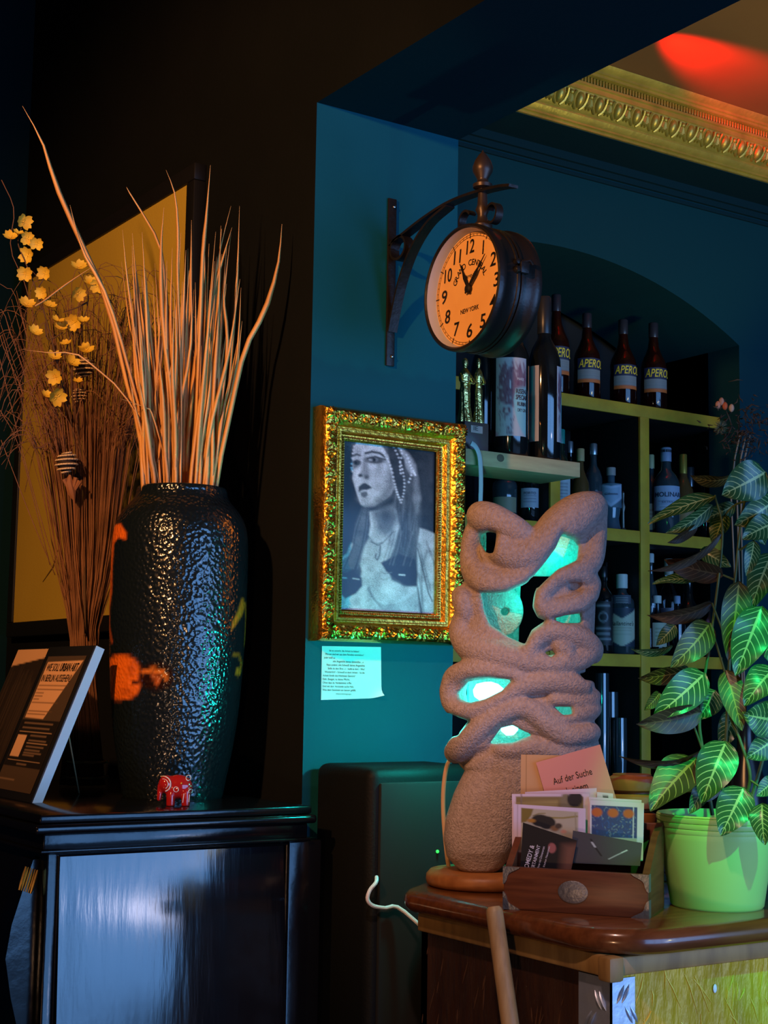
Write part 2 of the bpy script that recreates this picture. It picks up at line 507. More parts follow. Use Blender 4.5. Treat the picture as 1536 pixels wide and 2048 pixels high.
# cornice profile (y, z) swept along x
prof = [(3.46, 3.254), (3.452, 3.254), (3.452, 3.262), (3.444, 3.264), (3.444, 3.270), (3.436, 3.276), (3.430, 3.286), (3.430, 3.292),
        (3.424, 3.296), (3.412, 3.310), (3.402, 3.330), (3.396, 3.350), (3.392, 3.352), (3.392, 3.366), (3.386, 3.368), (3.386, 3.376),
        (3.400, 3.378), (3.400, 3.402), (3.384, 3.404), (3.384, 3.412), (3.378, 3.414), (3.378, 3.422), (3.366, 3.430), (3.360, 3.439), (3.46, 3.439)]
cn = MB(); P = np.array([[(x, y, z) for y, z in prof] for x in (WX1, 5.9)])
cornice = struct(cn.grid(P, flip=True).build('trim_2', m_gold_trim, sharp=25))
# egg, leaf and dentil ornaments along the cornice, one piece each (shared mesh)
def unit_piece(draw):
    mb = MB(); draw(mb); return mb
up_dir = np.array([0, -.036, .056]); up_dir /= np.linalg.norm(up_dir)
out_dir = np.array([0, -.84, -.54])
def egg_draw(mb):
    mb.ball((0, 0, 0), (.0165, .017, .026), 10, 8, R=[[1, 0, 0], out_dir, up_dir])
    for s in (-1, 1):
        pts = [np.array([s * .008, 0, 0]) - up_dir * .029, np.array([s * .021, 0, 0]) - up_dir * .012, np.array([s * .025, 0, 0]) + up_dir * .012, np.array([s * .022, 0, 0]) + up_dir * .027]
        mb.tube(spline([q + out_dir * .004 for q in pts], 7), [.004, .006, .006, .006, .005, .005, .004], 6)
def leaf_draw(mb):
    for a, l in ((-.6, .8), (-.25, .95), (.25, .95), (.6, .8)):
        tip = np.array([math.sin(a) * .03 * l, 0, 0]) - up_dir * math.cos(a) * .026 * l + out_dir * .004
        mb.tube([np.array([0, 0, 0]) + up_dir * .022, (tip + up_dir * .006) * .6 + out_dir * .006, tip], [.003, .0075, .002], 6)
    mb.ball(up_dir * .018 + out_dir * .003, .008, 8, 6)
def dentil_draw(mb):
    mb.rbox((-.004, -.007, -.0105), (.008, 0, 0), (0, .007, 0), (0, 0, .021), .0015, 1)
egg = unit_piece(egg_draw).build('egg_ornament', m_gold_trim, cornice)
lf = unit_piece(leaf_draw).build('leaf_ornament', m_gold_trim, cornice)
dn = unit_piece(dentil_draw).build('dentil', m_gold_trim, cornice)
egg_c = np.array([0, 3.408, 3.323])
first = {egg.name: True, lf.name: True, dn.name: True}
def place(src, loc):
    if first[src.name]: first[src.name] = False; o = src
    else:
        o = src.copy(); COL.objects.link(o); o.parent = cornice
    o.location = loc
for k in range(36):
    x = 2.326 + k * .079
    place(egg, (x, egg_c[1], egg_c[2])); place(lf, (x + .0395, egg_c[1], egg_c[2]))
for k in range(230):
    place(dn, (2.26 + k * .0125, 3.400, 3.390))

# ================================================================== BLACK CABINET
m_lacq = mat('black_lacquer', (0.004, 0.004, 0.005), 0.16, bump=0.05, bscale=30, spec=0.5)
m_lacq_panel = mat('black_lacquer_panel', (0.004, 0.004, 0.006), 0.12, bump=0.06, bscale=10, stretch=(4.0, 1, 0.5), spec=0.8, coat=0.3)
m_gilt = mat('aged_gilt', (0.75, 0.45, 0.12), 0.3, 1.0)
TZ = 1.26; CX0, CX1, CY0, CY1 = 1.02, 1.628, 2.662, 3.62
cab = thing('black_cabinet', 'black lacquered cabinet with glossy front panel against the dark wall', 'cabinet', (1.32, 3.1, 0))
t = MB(); t.rbox((CX0, CY0, TZ - .016), (CX1 - CX0 - .03, 0, 0), (0, CY1 - CY0, 0), (0, 0, .016), .004)
t.build('top', m_lacq, cab)
t = MB(); t.rbox((CX0 - .012, CY0 - .012, TZ - .034), (CX1 - CX0 - .012, 0, 0), (0, CY1 - CY0, 0), (0, 0, .017), .006, 3)
t.build('top_moulding', m_lacq, cab)
t = MB(); t.rbox((CX0 + .012, CY0 + .010, TZ - .066), (CX1 - CX0 - .045, 0, 0), (0, CY1 - CY0 - .03, 0), (0, 0, .031), .004)
t.rbox((CX0 + .006, CY0 + .004, TZ - .070), (CX1 - CX0 - .035, 0, 0), (0, CY1 - CY0 - .03, 0), (0, 0, .006), .002)
t.build('frieze', m_lacq, cab)
t = MB(); t.box((CX0 + .03, CY0 + .03, 0), (CX1, CY1 - .03, TZ - .068)); t.build('carcass', m_lacq, cab, smooth=False)
t = MB(); t.rbox((CX1 - .075, CY0 + .012, 0), (.077, 0, 0), (0, .04, 0), (0, 0, TZ - .07), .004); t.build('corner_post', m_lacq, cab)
t = MB(); t.rbox((CX0 + .022, CY0 + .014, 0), (.022, 0, 0), (0, .04, 0), (0, 0, TZ - .07), .004); t.build('corner_post', m_lacq, cab)
t = MB()
nx, nz = 30, 40
gx = np.linspace(CX0 + .05, CX1 - .08, nx); gz = np.linspace(0.1, TZ - .078, nz)
P = np.array([[(x, CY0 + .022 + .056 * (z - gz[-1]) - .0015 * math.sin(7 * x + 2 * z) - .0012 * math.sin(15 * z + 4 * x), z) for z in gz] for x in gx])
t.grid(P, flip=False)
t.build('front_panel', m_lacq_panel, cab, sharp=0)
t = MB()
for a, b in (((CX0 + .046, 0.1), (CX0 + .046, TZ - .076)), ((CX1 - .078, 0.1), (CX1 - .078, TZ - .076)), ((CX0 + .046, TZ - .076), (CX1 - .078, TZ - .076))):
    t.tube([(a[0], CY0 + .016, a[1]), (b[0], CY0 + .016, b[1])], .0025, 6)
t.build('panel_bead', m_lacq, cab)
# shaped side bracket with gilt reeded collar at the near left corner
sb = MB()
pr = [(1.045, TZ - .085), (1.045, 0.70), (1.03, 0.70), (1.022, .84), (.998, .93), (.985, 1.0), (.994, 1.06), (1.012, 1.12), (1.03, TZ - .085)]
sb.prism([(x, CY0 + .05, z) for x, z in pr], (0, .06, 0)); sb.build('side_bracket', m_lacq, cab, sharp=60)
gl = MB()
for i, (w, mm) in enumerate([(.0035, 1), (.0016, 0), (.0016, 0), (.0016, 0), (.0016, 0), (.0035, 1)]):
    a = at(52 + i * 4.6, 1733 + i * 1.4, Y=CY0 + .045); b = at(38 + i * 4.6, 1780 + i * 1.4, Y=CY0 + .045)
    gl.tube([a, a * .7 + b * .3, a * .3 + b * .7, b], [w * .6, w, w, w * .6], 6, m=0)
gl.build('gilt_collar', m_gilt, cab, label='gilt reeded collar')

# ================================================================== BAR COUNTER
KZ = 1.12
m_wood_top = mat('varnished_wood', (0.16, 0.050, 0.014), 0.22, col2=(0.095, 0.028, 0.008), nscale=5, stretch=(1.5, 12, 12), coat=0.4)
m_wood_panel = mat('dark_stained_panel', (0.050, 0.020, 0.009), 0.38, col2=(0.030, 0.011, 0.005), nscale=9, bump=0.5, bscale=26, stretch=(3, 3, .6))
m_trimwood = mat('worn_wood_strip', (0.34, 0.20, 0.06), 0.55, col2=(0.22, 0.12, 0.035), nscale=9, stretch=(4, 4, 1))
m_foil = mat('gold_crumpled_plaster', (0.62, 0.40, 0.015), 0.40, 0.1, col2=(0.46, 0.28, 0.010), nscale=9, bump=0.9, bscale=22, stretch=(2.2, 2.2, .7))
m_alu = mat('aluminium_tread', (0.55, 0.62, 0.72), 0.45, 0.8, bump=0.1, bscale=60)
ctr = thing('bar_counter', 'wooden bar counter with rounded corner, brown panel and gold panel', 'counter', (2.2, 1.95, 0))
def rounded(poly, radii, n=8):
    out = []; k = len(poly)
    for i in range(k):
        p = np.array(poly[i]); a = np.array(poly[i - 1]) - p; b = np.array(poly[(i + 1) % k]) - p
        a /= np.linalg.norm(a); b /= np.linalg.norm(b); r = radii[i]
        if r < 1e-6: out.append(p); continue
        ang = math.acos(np.clip(np.dot(a, b), -1, 1)); d = r / math.tan(ang / 2)
        cdir = (a + b) / np.linalg.norm(a + b); c = p + cdir * r / math.sin(ang / 2)
        s0 = p + a * d - c; s1 = p + b * d - c
        a0 = math.atan2(s0[1], s0[0]); a1 = math.atan2(s1[1], s1[0]); da = (a1 - a0 + PI) % (2 * PI) - PI
        for q in range(n + 1):
            th = a0 + da * q / n; out.append(c + r * np.array([math.cos(th), math.sin(th)]))
    return np.array(out)
def slab(mb, outline, z0, z1, bull, nb=6, m=0):
    """horizontal slab with bullnose edge"""
    o = np.asarray(outline); k = len(o)
    nr = np.roll(o, -1, 0) - np.roll(o, 1, 0); nr = np.stack([nr[:, 1], -nr[:, 0]], 1); nr /= np.linalg.norm(nr, axis=1)[:, None]
    area = 0.5 * np.sum(o[:, 0] * np.roll(o[:, 1], -1) - np.roll(o[:, 0], -1) * o[:, 1])
    if area < 0: nr = -nr
    rings = []
    h = (z1 - z0) / 2
    for i in range(nb + 1):
        th = -PI / 2 + PI * i / nb
        e = o - nr * bull * (1 - math.cos(th))
        rings.append(np.column_stack([e, np.full(k, z0 + h + h * math.sin(th))]))
    v = np.concatenate(rings); fs = []
    for i in range(nb):
        for j in range(k):
            fs.append((i * k + j, i * k + (j + 1) % k, (i + 1) * k + (j + 1) % k, (i + 1) * k + j))
    fs.append(tuple(range(k))[::-1]); fs.append(tuple(nb * k + j for j in range(k)))
    if area < 0: fs = [f[::-1] for f in fs]
    mb.add(v, fs, m)
out = rounded([(1.652, 1.812), (3.4, 1.812), (3.4, 2.53), (1.80, 2.53), (1.652, 2.42)], [.13, 0, 0, .05, .07], 10)
t = MB(); slab(t, out, KZ - .042, KZ, .020); t.build('countertop', m_wood_top, ctr, sharp=50)
# moulding strip below the top, along the side and the front
IX, IY = 1.690, 1.868
t = MB(); t.rbox((IX - .016, IY - .005, KZ - .076), (.02, 0, 0), (0, .53, 0), (0, 0, .034), .004); t.build('side_moulding', m_trimwood, ctr)
t = MB(); t.rbox((IX - .010, IY - .016, KZ - .074), (1.66, 0, 0), (0, .02, 0), (0, 0, .030), .004); t.build('front_moulding', m_trimwood, ctr)
t = MB(); t.rbox((IX - .024, IY - .024, KZ - .082), (.032, 0, 0), (0, .032, 0), (0, 0, .040), .006); t.build('corner_block', m_trimwood, ctr)
t = MB(); t.box((IX, IY + .01, 0), (IX + .02, 2.40, KZ - .045)); t.box((IX, 2.38, 0), (2.4, 2.40, KZ - .045)); t.build('side_panel', m_wood_panel, ctr, smooth=False)
t = MB(); t.box((IX + .01, IY, 0), (3.38, IY + .02, KZ - .045)); t.build('front_panel', m_foil, ctr, smooth=False)
t = MB(); p = at(1430, 1977, Y=IY - .002); t.ball(p, (.0045, .0015, .0075), 10, 6); t.build('white_dot', mat('white_dot', (.8, .85, .95), .5), ctr)
# tread-plate corner guard
t = MB(); t.box((IX - .004, IY - .004, 0), (IX + .048, IY - .001, KZ - .080)); t.box((IX - .004, IY - .004, 0), (IX - .001, IY + .075, KZ - .080))
g = t.build('tread_plate_guard', m_alu, ctr, smooth=False, label='diamond tread plate corner guard')
tr = MB(); trd = []
def rib(mb, C, u, v, nrm, ang):
    d = u * math.cos(ang) + v * math.sin(ang); w = np.cross(nrm, d); C = np.asarray(C)
    pts = [C - d * .016, C - d * .008 + nrm * .0015, C + nrm * .002, C + d * .008 + nrm * .0015, C + d * .016]
    mb.tube(pts, [.0005, .0022, .0028, .0022, .0005], 6)
ex, ey, ez = np.eye(3)
zz = KZ - .105; k = 0
while zz > 0.45:
    a = 1.05 if k % 2 == 0 else 2.1
    xo = .016 if k % 2 == 0 else .040
    for dx in (0, .011):
        trm = MB(); rib(trm, (IX + xo + dx - (.0 if k % 2 == 0 else .006), IY - .004, zz), ex, ez, -ey, a); trm.build('tread_rib', m_alu, g)
        trm = MB(); rib(trm, (IX - .004, IY + xo + dx, zz - .012), ey, ez, -ex, a); trm.build('tread_rib', m_alu, g)
    zz -= .034; k += 1
# relief strokes on the gold panel, highlights put into their brighter colour
st = MB(); R2 = np.random.RandomState(3)
for i in range(190):
    x = IX + .06 + R2.rand() * .42; z = KZ - .09 - R2.rand() * .5; l = .01 + R2.rand() * .03; a = PI / 2 + R2.randn() * .5
    if R2.rand() < .15: a = R2.randn() * .3
    d = np.array([math.cos(a), 0, math.sin(a)]) * l
    c = np.array([x, IY - .0005, z])
    st.tube([c - d, c + d * .3 + np.array([.002, 0, 0]), c + d], [.0006, .0018, .0006], 5)
st.build('plaster_strokes', mat('gold_ridge_highlights', (0.85, 0.62, 0.08), 0.25, 0.3), ctr, kind='stuff')
sc = MB()
for i in range(120):
    y = IY + .09 + R2.rand() * .44; z = KZ - .10 - R2.rand() * .55; l = .006 + R2.rand() * .022; a = PI / 2 + .25 + R2.randn() * .15
    d = np.array([0, math.cos(a), math.sin(a)]) * l; c = np.array([IX - .0005, y, z])
    sc.tube([c - d, c, c + d], [.0004, .0014, .0004], 5)
sc.build('wood_splinters', mat('stained_splinters', (0.10, 0.045, 0.02), 0.3), ctr, kind='stuff')

# wooden stick leaning on the counter edge
a = at(988, 1818, X=1.622); b = at(1022, 2060, X=1.622)
d = (b - a) / np.linalg.norm(b - a); e = a + d * ((a[2] - 0.012) / -d[2])
stk = MB(); L = np.linalg.norm(e - a)
stk.tube([a - d * .004, a, a + d * .006, a + d * L * .5, e], [.010, .0135, .0150, .0165, .0165], 16)
tag(stk.build('wooden_stick', mat('pale_worn_wood', (0.42, 0.26, 0.11), 0.5, col2=(0.28, 0.16, 0.06), nscale=10, stretch=(8, 8, 1.2)), None),
    'pale round wooden broomstick leaning against the counter edge', 'stick')

# ================================================================== LOUDSPEAKER behind the counter
m_spk = mat('matt_black_plastic', (0.004, 0.005, 0.005), 0.6, spec=.2, bump=0.1, bscale=200)
spk = thing('loudspeaker', 'black loudspeaker with rounded corners and green light by the teal wall', 'speaker', (1.92, 2.68, 0))
p0 = at(742, 1536, Y=2.56); p1 = at(935, 1536, Y=2.56)
t = MB(); t.rbox((p0[0], 2.56, 0.02), (p1[0] - p0[0] + .05, 0, 0), (0, .22, 0), (0, 0, p0[2] - .02), .022, 4); t.build('cabinet_box', m_spk, spk)
t = MB(); t.rbox((p0[0] + .02, 2.552, .1), (p1[0] - p0[0] + .01, 0, 0), (0, .012, 0), (0, 0, p0[2] - .13), .005, 2); t.build('grille', mat('speaker_cloth', (.006, .007, .007), .9), spk)
t = MB(); t.ball(at(875, 1703, Y=2.550), .0035, 8, 6); t.build('power_light', mat('green_led', (.02, .5, .05), .4, emit=(.05, 1, .12), estr=1.2), spk)
for fx in (p0[0] + .01, p1[0]):
    t = MB(); t.box((fx, 2.58, 0), (fx + .03, 2.76, .021)); t.build('foot_bar', m_spk, spk)
# white cable
cb = MB(); Yc = 2.54
pts = [at(x, y, Y=Yc) for x, y in ((762, 1756), (752, 1765), (740, 1780), (735, 1798), (745, 1811), (770, 1816), (800, 1817))]
pts[0] = np.array([pts[0][0], 2.556, pts[0][2]]); pts.append(np.array([pts[-1][0] + .06, 2.50, pts[-1][2] - .06]))
cb.tube(spline(pts, 26), .004, 8)
tag(cb.build('white_cable', mat('white_cable', (.75, .72, .75), .5)), 'white cable looping beside the loudspeaker and counter', 'cable')
# ================================================================== POSTER on the dark wall
m_frame_blk = mat('black_picture_frame', (0.006, 0.006, 0.006), 0.5)
pst = thing('framed_canvas', 'large olive yellow canvas in black frame on the dark wall', 'picture', (WX0, 4.0, 1.68))
ya, yb, za, zb = 3.345, 4.585, 1.64, 2.822
t = MB(); fw = .045
for lo, hi in (((ya, za), (yb, za + fw)), ((ya, zb - fw), (yb, zb)), ((ya, za + fw), (ya + fw, zb - fw)), ((yb - fw, za + fw), (yb, zb - fw))):
    q = MB(); q.rbox((WX0 - .035, lo[0], lo[1]), (.035, 0, 0), (0, hi[0] - lo[0], 0), (0, 0, hi[1] - lo[1]), .004); q.build('frame_bar', m_frame_blk, pst)
t = MB(); t.box((WX0 - .028, ya + fw, za + fw), (WX0 - .002, yb - fw, zb - fw))
t.build('canvas', mat('olive_canvas', (0.58, 0.42, 0.055), 0.8, col2=(0.50, 0.35, 0.045), nscale=1.2, bump=.1, bscale=200), pst, smooth=False)
t = MB(); t.tube([(WX0 - .029, 4.30, 1.80), (WX0 - .029, 4.22, 1.84), (WX0 - .029, 4.18, 1.90)], [.001, .003, .001], 5)
t.build('brush_mark', mat('brush_mark', (.12, .07, .01), .8), pst)

# ================================================================== VASE
m_vase = paint_mat('hammered_glaze', rough=0.18, bump=0.30, bscale=130, btype='voronoi', spec=1.0)
VC = at(345, 1594, Z=TZ); rV, nV, kV = facing(VC)
vase = thing('ceramic_vase', 'tall black hammered ceramic vase with orange glaze patches on cabinet', 'vase', VC)
prof_px = [(1604, 98), (1595, 101), (1560, 107), (1500, 118), (1430, 127), (1350, 133), (1270, 137), (1190, 138), (1120, 138), (1080, 136), (1055, 130),
           (1036, 120), (1022, 108), (1010, 98), (1000, 93), (992, 92), (986, 89), (986, 82), (1000, 80), (1060, 100), (1300, 120)]
zt = lambda py: near(345, py, VC)[2]
z0v = zt(1604)
prf = np.array([(r * kV, zt(py) - z0v) for py, r in prof_px])
# resample outer part finely
ou = spline(prf[:18], 190); nph = 200
ang = np.linspace(0, 2 * PI, nph, endpoint=False)
dirs = np.cos(ang)[:, None] * nV + np.sin(ang)[:, None] * rV           # angle 0 faces the room
vb = MB()
Pv = VC[None, None] + dirs[None] * ou[:, 0][:, None, None] + np.array([0, 0, 1.0]) * ou[:, 1][:, None, None]
fs = [(i * nph + j, i * nph + (j + 1) % nph, (i + 1) * nph + (j + 1) % nph, (i + 1) * nph + j) for i in range(len(ou) - 1) for j in range(nph)]
vb.add(Pv.reshape(-1, 3), fs)
inn = prf[17:]
Pi = VC[None, None] + dirs[None] * inn[:, 0][:, None, None] + np.array([0, 0, 1.0]) * inn[:, 1][:, None, None]
vb.add(Pi.reshape(-1, 3), [(i * nph + j, i * nph + (j + 1) % nph, (i + 1) * nph + (j + 1) % nph, (i + 1) * nph + j) for i in range(len(inn) - 1) for j in range(nph)])
phi = np.where(ang > PI, ang - 2 * PI, ang)
PXv = 345 + (ou[:, 0][:, None] / kV) * np.sin(phi)[None]                 # elevation-drawing coordinates
PYv = 1604 - (ou[:, 1][:, None] / kV) * 1.0 + 0 * PXv
cv = Canvas(PXv, PYv, (0.006, 0.010, 0.012))
front = (np.cos(phi) > -0.15)[None] & np.ones_like(PXv, bool)
org_c = (0.85, 0.17, 0.012); drk = (0.09, 0.02, 0.004)
before = cv.c.copy()
cv.poly([(195, 1062), (225, 1064), (238, 1085), (238, 1098), (222, 1092), (213, 1102), (211, 1150), (212, 1200), (207, 1240), (195, 1240)], org_c, 5)
cv.line([(207, 1235), (209, 1270), (216, 1298)], 4, (.4, .08, .01), 3)
cv.ell(239, 1362, 42, 38, drk, 6); cv.ell(306, 1366, 34, 26, (.02, .006, .003), 6)
cv.ell(236, 1356, 37, 31, org_c, 6); cv.ell(243, 1384, 33, 27, org_c, 6); cv.poly([(190, 1340), (235, 1340), (240, 1412), (190, 1412)], org_c, 6)
cv.line([(262, 1378), (275, 1376), (283, 1366)], 5, (.03, .008, .004), 3)
cv.line([(281, 1358), (300, 1352), (318, 1358), (326, 1368)], 8, (.7, .18, .02), 4)
cv.line([(300, 1366), (312, 1368), (308, 1380)], 8, (.55, .12, .02), 4)
cv.blob(258, 1352, 8, 14, (.3, .05, .005), .6); cv.blob(250, 1396, 14, 7, (.35, .06, .006), .7)
cv.poly([(470, 1206), (480, 1215), (472, 1240), (458, 1262), (450, 1272), (452, 1255), (462, 1235)], org_c, 4)
cv.line([(478, 1215), (482, 1245), (481, 1300)], 5, (.5, .10, .01), 3)
cv.line([(457, 1320), (466, 1318), (474, 1335), (472, 1350)], 5, (.5, .10, .01), 3)
cv.ell(467, 1354, 6, 8, org_c, 3)
cv.c = np.where(front[..., None], cv.c, before)
pc = np.concatenate([cv.c.reshape(-1, 3), np.tile((0.006, 0.008, 0.009), (len(inn) * nph, 1))])
vb.build('vase_body', m_vase, vase, sharp=0, paint=pc)

# ================================================================== DRIED GRASS in the vase
m_blade = mat('dried_straw', (0.82, 0.44, 0.15), 0.6, col2=(0.60, 0.27, 0.08), nscale=12, stretch=(1, 1, .3))
grass = thing('dried_grass', 'bunch of tall dried orange grass blades standing in the black vase', 'dried grass', VC + np.array([0, 0, .30]))
mouth = 986
def blade(pts_px, w_px, d=0.0, lean=0.0, par=grass, root=True):
    """pts from tip to foot"""
    n = len(pts_px)
    P = [near(x, y, VC, d + lean * (1 - i / (n - 1))) for i, (x, y) in enumerate(pts_px)]
    if root:
        f = P[-1]; g = VC + np.array([0, 0, z0v - VC[2]]) + (f - VC) * np.array([.6, .6, 0]) + np.array([0, 0, .34])
        P.append(g)
    k = 14; Q = spline(P, k)
    t = np.linspace(0, 1, k); w = w_px * kV * 0.5 * np.clip(np.minimum(t * 3.2, 1.0), .06, 1) * (1 - .25 * t)
    vd = EYE - Q; vd[:, 2] = 0; tang = np.gradient(Q, axis=0)
    side = np.cross(tang, vd); side /= np.linalg.norm(side, axis=1)[:, None]
    vd = np.cross(side, tang); vd /= np.linalg.norm(vd, axis=1)[:, None]
    tw = RNG.uniform(-.15, .45); side, vd = side * math.cos(tw) + vd * math.sin(tw), -side * math.sin(tw) + vd * math.cos(tw)
    A = Q - side * w[:, None]; B = Q + side * w[:, None]; M = Q + vd * (w * .35)[:, None]; N = Q - vd * (w * .12)[:, None]
    mb = MB(); G = np.stack([A, M, B, N], 1)
    fs = [(i * 4 + j, i * 4 + (j + 1) % 4, (i + 1) * 4 + (j + 1) % 4, (i + 1) * 4 + j) for i in range(k - 1) for j in range(4)]
    mb.add(G.reshape(-1, 3), fs)
    return mb.build('blade', m_blade, par, sharp=0)
named = [
    ([(45, 212), (85, 285), (112, 370), (160, 480), (213, 600), (262, 800), (308, 980)], 12), ([(140, 410), (165, 500), (212, 590), (258, 740), (315, 982)], 9),
    ([(253, 374), (262, 390), (315, 480), (330, 560), (345, 760), (350, 985)], 7), ([(332, 340), (350, 390), (356, 470), (355, 560), (362, 780), (360, 985)], 7),
    ([(421, 330), (413, 430), (405, 520), (398, 700), (385, 985)], 9), ([(462, 412), (440, 500), (425, 590), (412, 760), (395, 985)], 6),
    ([(479, 412), (476, 520), (470, 620), (455, 790), (425, 985)], 7), ([(564, 448), (556, 530), (530, 620), (490, 700), (462, 820), (430, 985)], 12),
    ([(383, 440), (382, 560), (378, 760), (370, 985)], 9), ([(464, 455), (445, 520), (425, 600), (405, 800), (400, 985)], 8), ([(450, 533), (448, 600), (455, 690), (440, 830), (415, 985)], 8),
    ([(245, 460), (255, 560), (275, 700), (312, 880), (330, 985)], 7), ([(328, 415), (322, 500), (325, 640), (345, 820), (352, 985)], 10), ([(362, 465), (355, 600), (352, 800), (345, 985)], 8),
    ([(308, 673), (310, 760), (322, 870), (330, 985)], 7), ([(292, 540), (298, 640), (318, 820), (338, 985)], 8), ([(45, 699), (95, 705), (150, 707), (190, 735), (240, 780), (290, 860), (320, 985)], 5),
    ([(190, 530), (130, 570), (90, 600), (70, 612)], 4), ([(482, 575), (478, 660), (470, 740), (440, 880), (420, 985)], 6), ([(430, 590), (418, 690), (410, 830), (405, 985)], 9),
    ([(240, 797), (290, 815), (305, 830), (330, 920), (340, 985)], 4), ([(415, 640), (420, 710), (405, 830), (385, 985)], 7), ([(372, 500), (366, 640), (360, 800), (352, 985)], 10)]
for i, (pp, w) in enumerate(named):
    blade(pp, w, d=RNG.uniform(-.02, .05), lean=RNG.uniform(-.03, .05), root=(i != 17))
for i in range(105):
    fx = RNG.uniform(285, 428); sp = (fx - 357) * RNG.uniform(.3, 1.0) + RNG.normal(0, 18)
    ty = RNG.uniform(450, 760); tx = np.clip(fx + sp, 265, 462)
    c = RNG.normal(0, 8)
    blade([(tx + c, ty), (tx * .6 + fx * .4 + c, ty * .66 + mouth * .34), (tx * .25 + fx * .75, ty * .3 + mouth * .7), (fx, mouth)], RNG.uniform(7, 12),
          d=RNG.uniform(-.055, .055), lean=RNG.uniform(-.05, .05))

# ================================================================== SHEAF OF THIN TWIGS
m_twig = mat('brown_twigs', (0.26, 0.115, 0.055), 0.65, col2=(0.16, 0.065, 0.03), nscale=20)
TC = at(165, 1572, Z=TZ); TC = np.array([TC[0], TC[1] - .02, TZ]); kT = facing(TC)[2]
sheaf = thing('twig_sheaf', 'tied sheaf of thin brown twigs standing left of the vase', 'dried twigs', TC)
tw = MB()
for i in range(420):
    a = RNG.uniform(0, 2 * PI); q = math.sqrt(RNG.rand())
    bx, bd = math.cos(a) * q * 46, math.sin(a) * q * .045
    nx_ = 175 + math.cos(a + .5) * q * 26; nd = math.sin(a + .5) * q * .028
    u = RNG.normal(0, 1)
    tx = 168 + math.cos(a + .5) * q * 150 + u * 22; ty = RNG.uniform(560, 900) + abs(tx - 165) * .15; td = math.sin(a + .5) * q * .10
    P = [near(165 + bx, 1570, TC, bd), near(nx_ - 8, 1300, TC, nd), near(nx_ * .75 + tx * .25, 1120, TC, nd * .8 + td * .2), near(tx * .6 + nx_ * .4, 900 * .7 + ty * .3, TC, td * .6), near(tx, ty, TC, td)]
    P[0][2] = TZ + .004
    if RNG.rand() < .33:      # curling tips
        s = 1 if tx > 150 else -1
        if RNG.rand() < .2: s = -s
        P += [near(tx + s * 22, ty - RNG.uniform(20, 60), TC, td), near(tx + s * 62, ty - RNG.uniform(0, 40), TC, td), near(tx + s * 90, ty + RNG.uniform(20, 90), TC, td)]
    n = 12 if len(P) == 5 else 18
    r = RNG.uniform(.0009, .0019)
    tw.tube(spline(P, n), np.linspace(r, r * .45, n), 4)
for pp in ([(0, 1100 - 280), (40, 900), (100, 1130)], [(-5, 700), (60, 960), (130, 1200)], [(2, 880), (60, 1030), (110, 1150)], [(5, 670), (70, 900), (140, 1180)], [(3, 360), (28, 420), (22, 500), (60, 600), (130, 900)]):
    tw.tube(spline([near(x, y, TC, .03) for x, y in pp], 14), .0011, 4)
tw.build('twigs', m_twig, sheaf, sharp=0, kind='stuff')
for z, rr in ((.022, .050), (.058, .049)):
    c = MB()
    for s in range(2):
        ph = np.linspace(0, 2 * PI, 90); rad = rr + .0022 * np.cos(ph * 40 + s * PI)
        c.tube(np.column_stack([TC[0] + rad * np.cos(ph), TC[1] + rad * np.sin(ph), TZ + z + .0022 * np.sin(ph * 40 + s * PI)]), .0022, 5, cap=False)
    c.build('binding_cord', mat('straw_cord', (.45, .36, .14), .8), sheaf)

# woven balls on stalks among the twigs
def woven_ball(px, py, rpx, lab, d, stalk):
    c = near(px, py, TC, d); r = rpx * kT
    o = thing('woven_ball', lab, 'decoration', c)
    MB().ball(c, r * .88, 16, 12).build('core', mat('dark_ball_core', (.03, .015, .01), .8), o)
    nb = 6
    for i in range(nb):
        th = PI * (i + .8) / (nb + .6)
        ph = np.linspace(0, 2 * PI, 60); z = r * .92 * math.cos(th) + r * .10 * np.cos(ph)
        rad = r * math.sin(th) * .98 + .0008 * np.sin(ph * 22)
        t = MB(); t.tube(np.column_stack([c[0] + rad * np.cos(ph), c[1] + rad * np.sin(ph), c[2] + z]), r * .085, 6, cap=False)
        t.build('straw_coil', mat('pale_straw_coil', (.72, .52, .30), .7), o)
    t = MB(); t.tube(spline([c - np.array([0, 0, r * .9])] + [near(x, y, TC, d * .6) for x, y in stalk], 10), .0018, 6); t.build('stalk', m_twig, o)
woven_ball(133, 925, 22, 'striped straw ball low among the twigs, nearest the olive canvas edge', .085, [(140, 985), (150, 1120), (168, 1270)])
woven_ball(168, 735, 21, 'striped straw ball in the twigs just below the yellow blossoms', .06, [(165, 790), (160, 1000), (168, 1270)])
woven_ball(158, 790, 15, 'small striped straw ball in the twigs under a larger one', .055, [(158, 840), (160, 1050), (170, 1270)])
woven_ball(291, 716, 12, 'smallest dark striped ball in the twigs behind the grass blades', -.04, [(285, 800), (240, 1000), (185, 1270)])
# dried seed pod
pod = MB(); c = near(143, 975, TC, .085)
pod.tube([near(140, 950, TC, .085), near(138, 965, TC, .085), near(143, 985, TC, .085), near(148, 1000, TC, .08), near(152, 1100, TC, .06), near(168, 1265, TC, .03)], [.003, .010, .011, .003, .0016, .0014], 8)
for x, y in ((128, 958), (160, 962), (152, 955)): pod.tube([near(143, 990, TC, .085), near(x, y, TC, .09)], [.003, .006], 6)
tag(pod.build('seed_pod', mat('dry_pod', (.30, .12, .05), .7)), 'dry brown seed pod right under the striped straw ball', 'seed pod')

